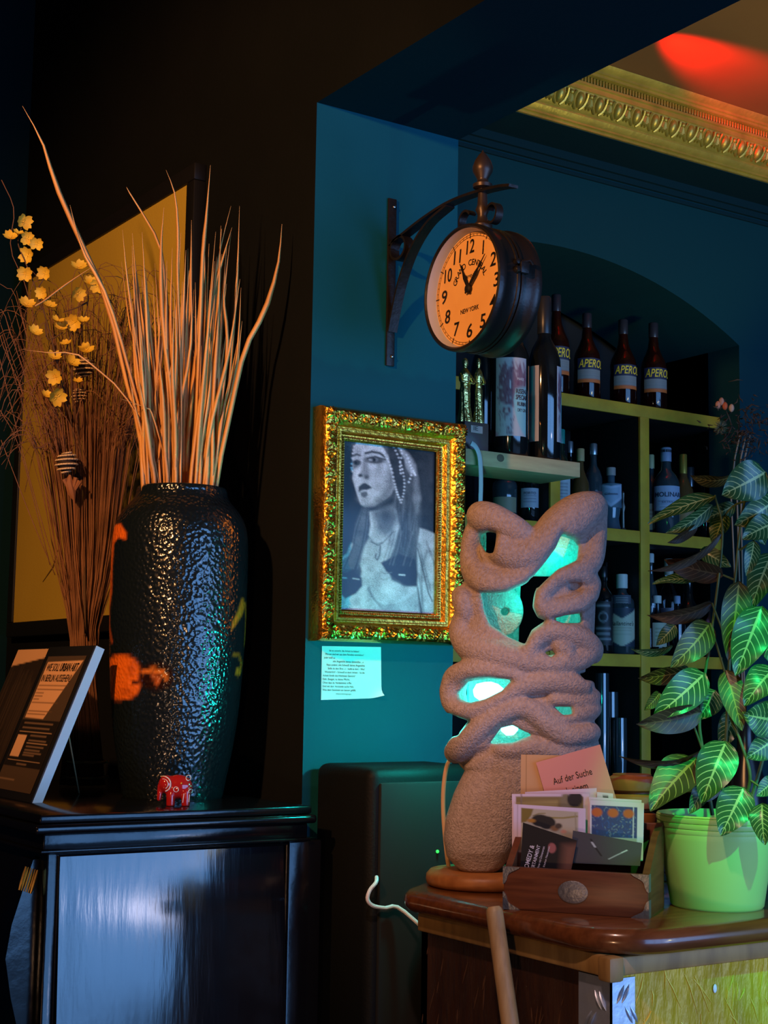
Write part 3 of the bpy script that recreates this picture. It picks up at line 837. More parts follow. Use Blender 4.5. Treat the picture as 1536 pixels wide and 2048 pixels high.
# ================================================================== YELLOW BLOSSOM BRANCH
m_petal = mat('yellow_petal', (0.80, 0.56, 0.05), 0.6, col2=(0.70, 0.42, 0.03), nscale=40)
m_stem = mat('blossom_stem', (0.10, 0.05, 0.025), 0.7)
br = thing('yellow_blossom_branch', 'artificial branch of small yellow blossoms rising above the twigs', 'flower branch', TC + np.array([0, 0, .05]))
DB = .11
B = lambda x, y, d=DB: near(x / 4.4515, 400 + y / 4.4515, TC, d)
stems = [[(190, 250), (160, 380), (220, 540), (300, 740), (360, 900), (420, 1100), (520, 1500), (700, 2400), (760, 3860)],
         [(700, 640), (780, 800), (770, 980), (690, 1150), (660, 1350), (640, 1700), (740, 2500), (760, 3860)],
         [(390, 700), (330, 820), (370, 980)], [(560, 1000), (680, 960), (780, 910)], [(560, 1180), (430, 1240), (400, 1100)], [(480, 1800), (560, 1500), (600, 1300), (650, 1150)], [(470, 1400), (540, 1380), (640, 1340)]]
for s in stems:
    t = MB(); n = 8 + 3 * len(s); t.tube(spline([B(x, y, DB - .012 if y < 2000 else .04) for x, y in s], n), np.linspace(.0012, .0022, n), 6); t.build('stem', m_stem, br)
bl = [(210, 190, 46), (95, 335, 42), (160, 300, 30), (240, 340, 40), (325, 390, 38), (245, 490, 46), (225, 655, 44), (395, 650, 40), (375, 825, 36), (235, 935, 46), (430, 950, 44), (700, 600, 44), (800, 740, 40),
      (870, 765, 42), (690, 835, 42), (510, 1080, 36), (655, 1090, 48), (545, 1140, 36), (305, 1180, 42), (590, 1285, 32), (480, 1400, 40), (635, 1450, 44), (490, 1570, 46), (500, 1750, 52), (410, 1740, 30), (770, 1340, 44), (690, 1620, 30), (745, 1085, 36)]
for x, y, w in bl:
    c = B(x, y, DB + RNG.uniform(-.015, .015)); mb = MB(); L = w / 4.4515 * kT * 1.75
    rr, nn, _ = facing(c); tilt = RNG.uniform(-.6, .6)
    ax = nn * math.cos(.9) + np.array([0, 0, 1]) * math.sin(.9) * RNG.choice([1, -.3, .6]) + rr * tilt * .6; ax /= np.linalg.norm(ax)
    u0 = np.cross(ax, (0, 0, 1.0)); u0 /= np.linalg.norm(u0); v0 = np.cross(ax, u0); a0 = RNG.uniform(0, 2 * PI); npet = 4
    for p in range(npet):
        a = a0 + p * 2 * PI / npet + RNG.normal(0, .12); dr = u0 * math.cos(a) + v0 * math.sin(a); sd = np.cross(ax, dr)
        ns = 5; ss = np.linspace(0, 1, 6); G = np.zeros((6, ns, 3))
        for i, q in enumerate(ss):
            wd = L * .46 * math.sin(PI * min(.97, q * .80 + .05)) ** .8 + .0004
            for j in range(ns):
                h = (j / (ns - 1) - .5) * 2
                notch = L * .12 * (1 - abs(h)) * (q > .95)
                G[i, j] = c + dr * (L * q * .95 - notch) + sd * wd * h + ax * (L * .42 * q ** 1.4 + L * .12 * h * h)
        mb.grid(G); mb.grid(G - ax * .0006, flip=True)
    mb.ball(c, L * .13, 6, 5)
    mb.build('blossom', m_petal, br, sharp=0)

# ================================================================== SIGNS on the cabinet
def frame_axes(P0, Ptop, udir):
    u = np.asarray(udir, float); u = u / np.linalg.norm(u); v = np.asarray(Ptop) - P0; H = np.linalg.norm(v); v = v / H
    n = np.cross(u, v); return u, v, n, H
BR_ = at(61, 1606, Z=TZ); YS = BR_[1]; TR_ = at(190, 1290, Y=YS)
# u runs to the picture's right (towards the viewer's right edge), so from far to near: -Y
u, v, n, H = frame_axes(BR_, TR_, (0, -1, 0))
if n[0] > 0: n = -n
q = on_plane(99, 1293, BR_, n); Wd = float(np.dot(q - BR_, -u))
sign = thing('table_sign', 'black framed leaflet sign with large black headline leaning on cabinet', 'sign', BR_)
th = .024
m_sign_frame = mat('black_sign_frame', (0.010, 0.011, 0.013), 0.35)
t = MB(); t.rbox(BR_ - u * Wd - n * th, u * Wd, v * H, n * th, .002); t.build('board', m_sign_frame, sign)
t = MB(); t.box((0, 0, 0), (1e-4, 1e-4, 1e-4))
t = MB(); t.rbox(BR_ - n * (th - .001) + u * .0002, u * .0012, v * H, n * (th - .004), .0004, 1); t.build('edge_strip', mat('blue_lit_edge_strip', (.30, .44, .60), .5), sign, label='pale side edge of the sign')  # bluish window light put into the edge colour
def SP(a, b, l=.0012): return BR_ - u * Wd * (1 - a) + v * H * b + n * l     # a: 0 left..1 right, b: 0 bottom..1 top
pap = (0.55, 0.40, 0.30)
def dr_sign(c):
    c.c[:] = (0.075, 0.050, 0.035)
    c.poly([(.05, .045), (.97, .035), (.55, .475), (.05, .47)], (.74, .42, .25), .01)
    c.poly([(0, .485), (1, .485), (1, .83), (0, .83)], (.012, .010, .009), .006)
    c.line([(.06, .575), (.92, .575)], .006, (.45, .28, .18), .004); c.line([(.38, .655), (.92, .655)], .006, (.45, .28, .18), .004); c.line([(.05, .785), (.92, .785)], .005, (.4, .25, .16), .004)
    c.poly([(.06, .60), (.31, .60), (.31, .76), (.06, .76)], (.72, .42, .26), .006)
    for i, (y, x0, x1) in enumerate([(.225, .07, .84), (.255, .07, .78), (.282, .07, .28), (.306, .07, .28), (.33, .07, .22), (.355, .07, .76), (.42, .07, .70), (.442, .07, .55)]):
        c.line([(x0, y), (x1, y)], .009, (.13, .07, .04), .008, .75)
    for y, x0, x1 in [(.51, .1, .86), (.545, .1, .82), (.60, .4, .82), (.635, .4, .86), (.68, .4, .86), (.705, .4, .8), (.725, .4, .86), (.742, .4, .7), (.81, .34, .6), (.925, .05, .45)]:
        c.line([(x0, y), (x1, y)], .009, (.40, .25, .17), .010, .55)
a0, a1, b0, b1 = .09, .93, .05, .93
sheet('printed_sheet', SP(a0, b1), SP(a1, b1), SP(a1, b0), SP(a0, b0), 90, 220, dr_sign, paint_mat('printed_sheet', .5), sign)
t = MB(); Hs = (b1 - b0)
tw_ = lambda y: b1 - y * Hs
wS = Wd * (a1 - a0)
put_text(t, 'WIE SOLL', SP(a0 + (a1 - a0) * .26, tw_(.115), .002), u, v, H * .075, wS * .34)
put_text(t, 'URBAN ART', SP(a0 + (a1 - a0) * .68, tw_(.115), .002), u, v, H * .075, wS * .45, bold=.02)
put_text(t, 'IN BERLIN AUSSEHEN?', SP(a0 + (a1 - a0) * .46, tw_(.195), .002), u, v, H * .068, wS * .76)
t.build('headline', mat('print_black', (.012, .009, .008), .6), sign, smooth=False)
# easel leg
t = MB(); e0 = SP(.85, .5, -th - .002); e1 = at(158, 1586, Z=TZ + .002); t.tube([e0, e1], .0016, 6); t.build('easel_leg', mat('straw_leg', (.3, .24, .12), .7), sign)
# second board to the left of it
W2 = .20
sg2 = thing('photo_board', 'dark photo board with pale band along its top, left of the leaflet sign', 'sign', BR_ - u * (Wd + W2 / 2))
L0 = BR_ - u * (Wd + W2 + .004) - n * .004
t = MB(); t.rbox(L0 - n * th * .7, u * W2, v * H, n * th * .7, .002); t.build('board', m_sign_frame, sg2)
def dr2(c):
    c.c[:] = (.020, .014, .010)
    for i in range(40):
        x = RNG.rand(); y0 = RNG.uniform(.12, .3); c.line([(x, y0), (x + RNG.normal(0, .02), y0 + RNG.uniform(.3, .7))], .012, (.06, .04, .028), .03, .5)
    c.poly([(-.1, -.05), (1.1, -.05), (1.1, .06), (-.1, .13)], (.62, .36, .20), .008)
sheet('printed_sheet', L0 + u * W2 * .02 + v * H * .99 + n * .001, L0 + u * W2 * .98 + v * H * .99 + n * .001, L0 + u * W2 * .98 + v * H * .03 + n * .001, L0 + u * W2 * .02 + v * H * .03 + n * .001, 60, 90, dr2, paint_mat('printed_sheet', .5), sg2)

# ================================================================== RED ELEPHANT FIGURINE
EC = at(351, 1612, Z=TZ); rE, nE, kE = facing(EC)
hx = 1.5
gx = np.arange(-44, 46, hx); gy = np.arange(-26, 28, hx); gz = np.arange(-4, 72, hx)     # px units: right, towards eye, up
Xg, Yg, Zg = np.meshgrid(gx, gy, gz, indexing='ij')
def ell3(c, r): return (np.sqrt(((Xg - c[0]) / r[0]) ** 2 + ((Yg - c[1]) / r[1]) ** 2 + ((Zg - c[2]) / r[2]) ** 2) - 1) * min(r)
def cap3(a, b, ra, rb):
    a = np.array(a, float); b = np.array(b, float); d = b - a
    t = np.clip(((Xg - a[0]) * d[0] + (Yg - a[1]) * d[1] + (Zg - a[2]) * d[2]) / np.dot(d, d), 0, 1)
    return np.sqrt((Xg - a[0] - t * d[0]) ** 2 + (Yg - a[1] - t * d[1]) ** 2 + (Zg - a[2] - t * d[2]) ** 2) - (ra + (rb - ra) * t)
fE = ell3((4, 0, 38), (29, 19, 24))
fE = smin(fE, ell3((-20, 4, 44), (15, 16, 17)), 6)
for c in ((-10, 9), (-10, -9), (20, 9), (20, -9)): fE = smin(fE, cap3((c[0], c[1], 28), (c[0], c[1], 4), 9, 8.5), 4)
fE = smin(fE, cap3((-31, 4, 38), (-33, 5, 14), 6, 4.5), 4)
fE = np.maximum(fE, -Zg + .5)
V, Q = surface_nets(fE, (gx[0], gy[0], gz[0]), hx)
toW = lambda V: EC + np.outer(V[:, 0] * kE, rE) + np.outer(V[:, 1] * kE, nE) + np.outer(V[:, 2] * kE, (0, 0, 1.0))
el = thing('elephant_figurine', 'small glossy red elephant figurine with white swirls on cabinet front edge', 'figurine', EC)
m_red = mat('glossy_red_glaze', (0.42, 0.012, 0.010), 0.12, coat=0.6)
eb = MB().add(toW(V), Q.tolist()).build('body', m_red, el, sharp=0)
m_white = mat('white_enamel', (.75, .60, .55), .4)
def on_el(x, z, lift=.6):
    ys = np.arange(26, -26, -.5); from_ = None
    for y in ys:
        i = int(round((x - gx[0]) / hx)); j = int(round((y - gy[0]) / hx)); k = int(round((z - gz[0]) / hx))
        if 0 <= i < len(gx) and 0 <= j < len(gy) and 0 <= k < len(gz) and fE[i, j, k] < 0: return toW(np.array([[x, y + lift, z]]))[0]
    return toW(np.array([[x, 0, z]]))[0]
def swirl(pts, r, name='white_swirl', m=None):
    t = MB(); t.tube(spline([on_el(x, z) for x, z in pts], 4 * len(pts)), r * kE, 6); t.build(name, m or m_white, el, label='white painted swirl' if m is None else None)
arc = lambda cx, cz, r, a, b, n=9: [(cx + r * math.cos(t), cz + r * math.sin(t)) for t in np.linspace(a, b, n)]
swirl(arc(-26, 44, 15, 1.9, -1.2), 1.3); swirl(arc(-26, 44, 10, 1.7, -1.0), .9)
swirl(arc(0, 34, 5, 0, 2 * PI), .7); swirl(arc(24, 56, 5, 0, 2 * PI), .8); swirl(arc(29, 30, 4, 0, 2 * PI), .9)
for x, z, c in ((10, 46, (.8, .35, .05)), (29, 40, (.1, .4, .25))):
    t = MB(); t.ball(on_el(x, z, .2), 2.0 * kE, 8, 6); t.build('painted_dot', mat('dot%d' % x, c, .3), el)
swirl([(14, 8), (16, 26)], 1.0); swirl([(26, 9), (27, 24)], .8)
# ================================================================== GILT FRAME WITH PORTRAIT
m_giltf = mat('gilt_frame', (0.86, 0.46, 0.07), 0.27, 1.0, col2=(0.66, 0.32, 0.04), nscale=25, bump=0.2, bscale=120)
m_giltd = mat('gilt_frame_inner', (0.28, 0.14, 0.03), 0.4, 0.9)
FX0, FX1, FZ0, FZ1, FD = 1.662, 2.052, 1.599, 2.112, .052
fr = thing('gilt_picture_frame', 'ornate gilt frame holding a black and white portrait of a woman', 'picture', ((FX0 + FX1) / 2, WY, FZ0))
# cross-section: distance from outer edge -> protrusion
cs = [(0, 0), (0, .030), (.0015, .040), (.006, .047), (.012, .050), (.022, .0515), (.034, .047), (.041, .038), (.0425, .034), (.045, .034), (.047, .037), (.052, .037), (.056, .030), (.058, .027), (.060, .0265), (.0665, .0265), (.067, .022), (.0705, .020)]
cd = np.array(cs)
def orn(s, q, L):
    """relief on the wide band; s along the side, q across"""
    band = np.clip((q - .006) / .006, 0, 1) * np.clip((.040 - q) / .006, 0, 1)
    per = .058; ph = s / per * 2 * PI; c = (q - .023) / .017
    r1 = np.sin(ph) * .9; d1 = np.abs(c - r1 * .8); vine = np.exp(-(d1 / .22) ** 2)
    sx = ((s / per) % 1 - .5) * per; rr = np.sqrt((sx / .013) ** 2 + (c * 1.0) ** 2); th = np.arctan2(c, sx / .013)
    sp = np.sin(rr * 7 - th * 1.0) * np.exp(-rr * .9)
    lf2 = np.sin(s * 520 + c * 5) * np.sin(c * 6 + s * 160) * .5
    return band * (.0042 * vine + .0032 * sp + .0022 * lf2)
corners_ = [np.array([FX0, 0, FZ0]), np.array([FX1, 0, FZ0]), np.array([FX1, 0, FZ1]), np.array([FX0, 0, FZ1])]
for k in range(4):
    A, Bc = corners_[k], corners_[(k + 1) % 4]; d = Bc - A; L = np.linalg.norm(d); d = d / L
    inw = np.array([-d[2], 0, d[0]])
    q = np.unique(np.concatenate([cd[:, 0] + np.arange(len(cd)) * 1e-7, np.linspace(.006, .040, 26)])); pr_ = np.interp(q, cd[:, 0] + np.arange(len(cd)) * 1e-7, cd[:, 1])
    ns = int(L / .0016); P = np.zeros((ns, len(q), 3))
    for i in range(ns):
        f = i / (ns - 1)
        s = q + f * (L - 2 * q)                       # mitred ends
        h = pr_ + orn(s - L / 2, q, L)
        P[i] = A + d * s[:, None] + inw * q[:, None] + np.array([0, -1.0, 0]) * h[:, None] + np.array([0, WY, 0])
    MB().grid(P, flip=False).build('frame_rail', m_giltf, fr, sharp=30)
# corner shells
for k in range(4):
    c = corners_[k] + np.array([(.020 if k in (0, 3) else -.020), WY - .050, (.020 if k < 2 else -.020)])
    t = MB(); sx = 1 if k in (0, 3) else -1; sz = 1 if k < 2 else -1
    for a in np.linspace(-.5, PI / 2 + .5, 7):
        dv = np.array([-sx * math.cos(a), 0, -sz * math.sin(a)]); t.tube([c - dv * .012, c + dv * .006 + np.array([0, -.004, 0]), c + dv * .017], [.002, .0042, .0015], 6)
    t.ball(c, (.008, .006, .008), 8, 6); t.build('corner_shell', m_giltf, fr)
# bead row round the opening
bd = MB()
for k in range(4):
    A, Bc = corners_[k], corners_[(k + 1) % 4]; d = Bc - A; L = np.linalg.norm(d); d = d / L; inw = np.array([-d[2], 0, d[0]])
    for s in np.arange(.064, L - .063, .0058): bd.ball(A + d * s + inw * .0632 + np.array([0, WY - .0285, 0]), .0024, 6, 4)
bd.build('bead_row', m_giltd, fr, kind='stuff')
t = MB(); t.box((FX0 + .03, WY - .014, FZ0 + .03), (FX1 - .03, WY - .002, FZ1 - .03)); t.build('backing_board', m_frame_blk, fr, smooth=False)

def dr_portrait(c):
    c.c[:] = .010
    g = lambda a: (a * 1.0, a * 1.03, a * 1.22)
    X, Y = c.X, c.Y
    c.blob(150, 200, 160, 260, g(.035), .9); c.blob(1000, 500, 140, 420, g(.05), .8); c.poly([(1065, 150), (1120, 150), (1120, 1060), (1065, 1060)], g(.006), 10)
    # head covering, back of head, hair behind
    c.poly([(240, 90), (620, 60), (760, 180), (860, 300), (905, 480), (935, 700), (945, 860), (930, 1100), (905, 1500), (890, 1640), (700, 1620), (560, 1500), (640, 1000), (620, 300)], g(.07), 40)
    c.poly([(700, 150), (800, 220), (870, 330), (890, 440), (820, 440), (760, 330), (700, 230)], g(.40), 40)
    c.poly([(860, 430), (900, 450), (935, 690), (900, 860), (850, 700)], g(.22), 40)
    for i in range(46):                                      # long hair right
        x = RNG.uniform(640, 900); y = RNG.uniform(520, 1000); l = RNG.uniform(250, 520); dx = RNG.uniform(-90, 40)
        c.line([(x, y), (x + dx * .4, y + l * .5), (x + dx, y + l)], RNG.uniform(5, 14), g(RNG.choice([.015, .03, .12, .2])), 8, .6)
    # white robe right
    c.poly([(925, 1010), (1010, 1030), (1110, 1070), (1110, 1960), (950, 1960), (905, 1600), (900, 1200)], g(.50), 20)
    for x0, y0, x1, y1 in ((915, 1180, 1060, 1700), (1000, 1150, 1100, 1400), (950, 1300, 960, 1930), (920, 1500, 990, 1950), (1010, 1250, 960, 1420)):
        c.line([(x0, y0), (x1, y1)], 16, g(.14), 22, .8)
    c.line([(905, 1230), (1030, 1700), (1075, 1790)], 14, g(.03), 12)
    c.line([(905, 1650), (960, 1950)], 18, g(.02), 12)
    # chest and neck
    c.poly([(360, 860), (660, 820), (700, 1000), (640, 1250), (560, 1420), (620, 1580), (760, 1640), (900, 1640), (940, 1960), (60, 1960), (90, 1800), (260, 1700), (300, 1500), (280, 1420), (330, 1220), (390, 1120)], g(.48), 24)
    c.poly([(400, 860), (640, 760), (680, 900), (620, 1060), (540, 1120), (470, 1040)], g(.15), 60)
    c.blob(560, 900, 90, 70, g(.05), .8)
    c.line([(365, 870), (400, 1010), (385, 1110)], 30, g(.60), 20)
    c.blob(430, 1350, 120, 160, g(.62), .7); c.blob(560, 1700, 150, 60, g(.6), .6)
    # drapery folds at the bottom
    for k_ in range(9):                                      # draped cloth: nested swags and fans
        q = k_ / 8
        c.line(spline(np.array([(380 - 20 * q, 1660 + 30 * q), (420 + 40 * q, 1780 + 40 * q), (560, 1850 + 70 * q), (760, 1800 + 110 * q), (900, 1700 + 180 * q)], float), 12), 10, g(.24), 16, .7)
        c.line(spline(np.array([(360 - 30 * q, 1680 + 30 * q), (300 - 40 * q, 1800), (170 + 30 * q, 1950)], float), 8), 9, g(.30 if k_ % 2 else .6), 14, .6)
    c.poly([(60, 1700), (150, 1790), (90, 1960), (50, 1960)], g(.30), 20)
    # left hair lock
    c.poly([(290, 810), (370, 830), (385, 1000), (350, 1150), (280, 1330), (210, 1480), (120, 1540), (70, 1500), (60, 1430), (170, 1300), (210, 1180), (220, 1000)], g(.05), 16)
    for x in np.linspace(0, 1, 9): c.line([(300 + 60 * x, 830), (225 + 120 * x, 1050), (190 + 120 * x, 1250), (90 + 160 * x, 1480)], 7, g(.02 + .16 * (RNG.rand() > .4)), 8, .8)
    c.line([(70, 1400), (150, 1330), (190, 1220)], 26, g(.35), 20)
    # dark cups
    c.poly([(70, 1540), (200, 1520), (300, 1570), (305, 1660), (240, 1740), (130, 1800), (70, 1740)], g(.012), 16)
    c.poly([(500, 1400), (560, 1370), (700, 1300), (880, 1350), (905, 1500), (890, 1630), (800, 1640), (650, 1560), (560, 1490)], g(.012), 18)
    for x in np.linspace(560, 860, 9): c.line([(x + 60, 1050), (x + 20, 1220), (x - 40, 1420)], 10, g(RNG.choice([.03, .14, .2])), 10, .6)
    c.line([(700, 1520), (765, 1522)], 9, g(.9), 4); c.line([(80, 1576), (140, 1580)], 5, g(.7), 4); c.line([(205, 1582), (275, 1588)], 6, g(.7), 4)
    c.line([(500, 1500), (560, 1515), (620, 1500)], 8, g(.15), 8); c.line([(500, 1575), (560, 1580), (600, 1550)], 8, g(.2), 8)
    # face
    c.poly([(235, 105), (330, 90), (480, 110), (570, 240), (620, 420), (640, 600), (600, 680), (520, 740), (420, 810), (330, 820), (280, 790), (245, 700), (215, 600), (190, 520), (195, 440), (185, 330), (200, 180)], g(.52), 12)
    c.blob(350, 160, 120, 60, g(.70), .8); c.poly([(560, 300), (640, 450), (640, 600), (600, 680), (470, 780), (420, 760), (560, 560)], g(.20), 70, .85)
    c.blob(470, 470, 90, 90, g(.50), .7); c.blob(330, 730, 60, 40, g(.55), .8); c.line([(330, 820), (430, 810), (560, 730), (640, 640)], 40, g(.05), 50, .8)
    # nose
    c.poly([(300, 250), (345, 300), (370, 460), (365, 510), (300, 500), (255, 470), (290, 400)], g(.20), 40, .75); c.line([(295, 240), (275, 380), (240, 470)], 26, g(.66), 26, .9)
    c.ell(272, 478, 24, 18, g(.03), 14); c.ell(340, 490, 26, 24, g(.10), 24)
    # eyes and brows
    c.line([(325, 235), (400, 213), (480, 225), (535, 260)], 26, g(.02), 16); c.line([(195, 270), (235, 252), (268, 262)], 20, g(.03), 14)
    c.ell(430, 305, 105, 38, g(.06), 24); c.line([(345, 290), (430, 262), (530, 290), (560, 285)], 14, g(.02), 8); c.ell(425, 300, 34, 22, g(.16), 10); c.ell(418, 300, 18, 20, g(.01), 6); c.ell(380, 303, 22, 12, g(.4), 8)
    c.ell(232, 345, 46, 30, g(.07), 18); c.line([(195, 335), (235, 312), (275, 330)], 10, g(.02), 8); c.ell(225, 345, 15, 16, g(.01), 6); c.blob(215, 385, 30, 20, g(.05), .8)
    # lips
    c.poly([(255, 600), (300, 560), (330, 556), (370, 580), (402, 602), (350, 628), (290, 640), (258, 660)], g(.035), 10); c.ell(320, 645, 36, 14, g(.45), 12); c.poly([(275, 660), (330, 645), (350, 655), (355, 690), (320, 715), (285, 700)], g(.10), 16)
    # beaded headdress
    c.poly([(560, 130), (640, 120), (750, 280), (760, 600), (720, 740), (690, 690), (640, 520), (600, 350)], g(.035), 20)
    def beads(pts, r, n, v=.75):
        for x, y in spline(np.array(pts, float), n): c.ell(x, y, r, r * .75, g(v), 5)
    beads([(470, 130), (540, 240), (600, 370), (640, 530), (670, 640), (715, 745)], 13, 20); beads([(500, 200), (560, 290), (610, 420)], 8, 9)
    beads([(630, 150), (690, 270), (730, 400), (750, 520), (745, 640), (715, 745)], 11, 17); beads([(660, 130), (720, 200), (700, 330), (710, 430)], 11, 9)
    beads([(770, 230), (810, 330), (830, 420), (800, 520)], 12, 9); beads([(790, 260), (840, 380), (870, 440)], 12, 8, .9); beads([(205, 170), (190, 260), (180, 390), (190, 440)], 11, 8)
    # necklace
    beads([(385, 1150), (420, 1190), (470, 1200), (510, 1180)], 10, 9, .25); c.line([(390, 1180), (470, 1218), (520, 1190), (640, 1060)], 9, g(.05), 6); c.line([(495, 1220), (490, 1320), (465, 1375), (440, 1350), (450, 1310)], 12, g(.06), 6)
_paint = dr_portrait
def dr_portrait(c):
    _paint(c)
    for _ in range(2):                       # soft print
        p = np.pad(c.c, ((1, 1), (1, 1), (0, 0)), mode='edge')
        c.c = (p[:-2, 1:-1] + p[2:, 1:-1] + p[1:-1, :-2] + p[1:-1, 2:] + 2 * c.c) / 6
    R = np.random.RandomState(2); sh = c.c.shape[:2]
    big = np.kron(R.rand(sh[0] // 12 + 2, sh[1] // 12 + 2), np.ones((12, 12)))[:sh[0], :sh[1]]
    for _ in range(14): big = (np.roll(big, 1, 0) + np.roll(big, -1, 0) + np.roll(big, 1, 1) + np.roll(big, -1, 1)) / 4
    c.c = np.clip(c.c * (.70 + .6 * big + .16 * R.randn(*sh))[..., None], 0, 1)
px0, px1, pz0, pz1 = FX0 + .066, FX1 - .066, FZ0 + .066, FZ1 - .066
sheet('photograph', (px0, WY - .016, pz1), (px1, WY - .016, pz1), (px1, WY - .016, pz0), (px0, WY - .016, pz0), 170, 300, dr_portrait,
      paint_mat('photo_print', rough=.25, coat=.3), fr, corners=[(75, 95), (1110, 160), (1105, 1945), (60, 1935)])

# ================================================================== PAPER NOTE
note = thing('paper_note', 'sheet of paper with German verse on teal wall under the gilt frame', 'note', at(700, 1398, Y=WY))
TLn, TRn, BRn, BLn = [at(x, y, Y=WY - .0015) for x, y in ((644, 1292), (762, 1294), (763, 1396), (642, 1400))]
nx_, ny_ = 16, 14
uu = np.linspace(0, 1, nx_)[:, None, None]; vv = np.linspace(0, 1, ny_)[None, :, None]
P = (1 - uu) * (1 - vv) * TLn + uu * (1 - vv) * TRn + uu * vv * BRn + (1 - uu) * vv * BLn
curl = np.clip((uu + vv - 1.78) / .22, 0, 1) ** 2 * .012
P = P + np.array([0, -1.0, 0]) * curl + np.array([0, 0, .006]) * np.clip((uu + vv - 1.78) / .22, 0, 1) ** 2
t = MB(); t.grid(P, flip=False); t.grid(P + np.array([0, .0004, 0]), flip=True)
t.build('paper', mat('cyan_lit_paper', (.52, .72, .78), .7), note, sharp=0)  # cyan glow of the lamp put into the paper colour
lines = [('Ist es unrecht, die Arbeit zu lieben?', .12, .62), ('Warum sind wir aus dem Paradies vertrieben?', .05, .70), ('Jeder weiß es:', .03, .22), ('»Im Angesicht deines Schweißes ...«', .18, .70), ('Nein anders: »Im Schweiß deines Angesichts', .08, .72), ('Sollst du dein Brot...« – heißt es dort – Wie?', .10, .72),
         ('Wunderlich! – Schweiß ist doch Arbeit – Ist die', .05, .72), ('Arbeit Strafe des Höchsten Gericht?', .02, .56), ('Geh, Exeget, tu deine Pflicht,', .02, .47), ('Ohne dass du Verdammnis triffst', .02, .50), ('Und mit dem Verstande suche Halt,', .02, .54), ('Was dem Gewissen am besten gefällt.', .02, .58), ('Arbeiterdichtergruppe', .24, .50)]
t = MB(); wn = TRn[0] - TLn[0]; hn = TLn[2] - BLn[2]
for i, (s, x0, x1) in enumerate(lines):
    c = np.array([TLn[0] + wn * (x0 + x1) / 2, WY - .0026, TLn[2] - hn * (.098 + i * .0665)])
    put_text(t, s, c, np.array([1.0, 0, -.002]), np.array([0, 0, 1.0]), hn * (.052 if i < 12 else .04), wn * (x1 - x0))
t.build('verse', mat('ink', (.02, .03, .05), .7), note, smooth=False)

# ================================================================== STATION CLOCK
KX, KYc = 1.86, 2.452; KZc = 2.330; KR = .134; KD = .105
m_iron = mat('black_iron', (0.012, 0.010, 0.010), 0.42, 0.3, col2=(0.022, 0.016, 0.013), nscale=30, bump=.12, bscale=90)
m_drum = mat('black_drum_enamel', (0.016, 0.012, 0.010), 0.36, 0.2, bump=.06, bscale=120)
m_dial = mat('aged_dial', (0.86, 0.46, 0.16), 0.55, col2=(0.78, 0.39, 0.12), nscale=9)
m_rim = mat('blue_lit_rim', (0.50, 0.54, 0.72), 0.4)  # blue daylight on the rim put into its colour
m_ink = mat('dial_black', (.008, .006, .006), .5)
clk = thing('station_clock', 'round double sided station clock on scrolled black iron wall bracket', 'clock', (KX, WY, 2.23))
ax = np.array([-1.0, 0, 0])
cC = np.array([KX, KYc, KZc]); XF = KX - KD / 2
rr = KR
hd = KD / 2
drum = [(rr * .93, -hd), (rr * .955, -hd - .004), (rr * .99, -hd - .002), (rr, -hd + .004), (rr, -hd + .016), (rr * .965, -hd + .020), (rr * .965, -.009), (rr * .985, -.008), (rr * .985, -.002), (rr * .955, -.0015),
        (rr * .955, .0015), (rr * .985, .002), (rr * .985, .008), (rr * .965, .009), (rr * .965, hd - .020), (rr, hd - .016), (rr, hd - .004), (rr * .99, hd + .002), (rr * .955, hd + .004), (rr * .93, hd)]
MB().lathe(drum, cC, 72, axis=ax, cap=False).build('drum', m_drum, clk, sharp=50)
for s, nm in ((1, 'dial'), (-1, 'dial')):
    o = cC + ax * s * (hd - .022)
    MB().lathe([(0.0001, 0), (rr * .90, 0)], o, 64, axis=ax * s, cap=False).build(nm, m_dial, clk, smooth=False)
    MB().lathe([(rr * .90, 0), (rr * .915, .012), (rr * .932, .022)], o, 64, axis=ax * s, cap=False).build('inner_rim', m_rim, clk, sharp=0, label='pale inner rim of the dial')
# dial print on the face that looks into the room: right = +? seen from -X side, up = Z
df = cC + ax * (hd - .022); lift = ax * .0008
ur = np.array([0, -1.0, 0]); uz = np.array([0, 0, 1.0]); Rd = rr * .90
for h in range(1, 13):
    num = MB()
    a = PI / 2 - h * PI / 6; r_ = Rd * .745
    c = df + lift + ur * r_ * math.cos(a) + uz * r_ * math.sin(a)
    s = str(h)
    put_text(num, s, c - uz * Rd * .105, ur, uz, Rd * .34, Rd * (.16 if len(s) == 1 and h != 1 else .055 if h == 1 else .23), shear=.12, bold=.012)
    num.build('numeral', m_ink, clk, smooth=False)
trk = MB()
for r0, r1 in ((.925, .932), (.965, .972)):
    th = np.linspace(0, 2 * PI, 97); G = np.stack([df + lift + Rd * r * (np.cos(th)[:, None] * ur + np.sin(th)[:, None] * uz) for r in (r0, r1)], 1)
    trk.grid(G)
for i in range(60):
    a = i * PI / 30; d = ur * math.cos(a) + uz * math.sin(a); p = -ur * math.sin(a) + uz * math.cos(a); big = i % 5 == 0
    r0, r1, w = (.90, 1.0, .009) if big else (.928, .968, .004)
    trk.add([df + lift + Rd * (d * r0 - p * w), df + lift + Rd * (d * r1 - p * w), df + lift + Rd * (d * r1 + p * w), df + lift + Rd * (d * r0 + p * w)], [(0, 1, 2, 3)])
trk.build('minute_track', m_ink, clk, smooth=False)
tx = MB()
word = 'GRAND CENTRAL'; n_ = len(word)
for i, ch_ in enumerate(word):
    a = PI / 2 + (n_ / 2 - .5 - i) * .19; r_ = Rd * .42
    d = ur * math.cos(a) + uz * math.sin(a); p = ur * math.sin(a) - uz * math.cos(a)
    if ch_ != ' ': put_text(tx, ch_, df + lift + d * r_, p, d, Rd * .15, bold=.01)
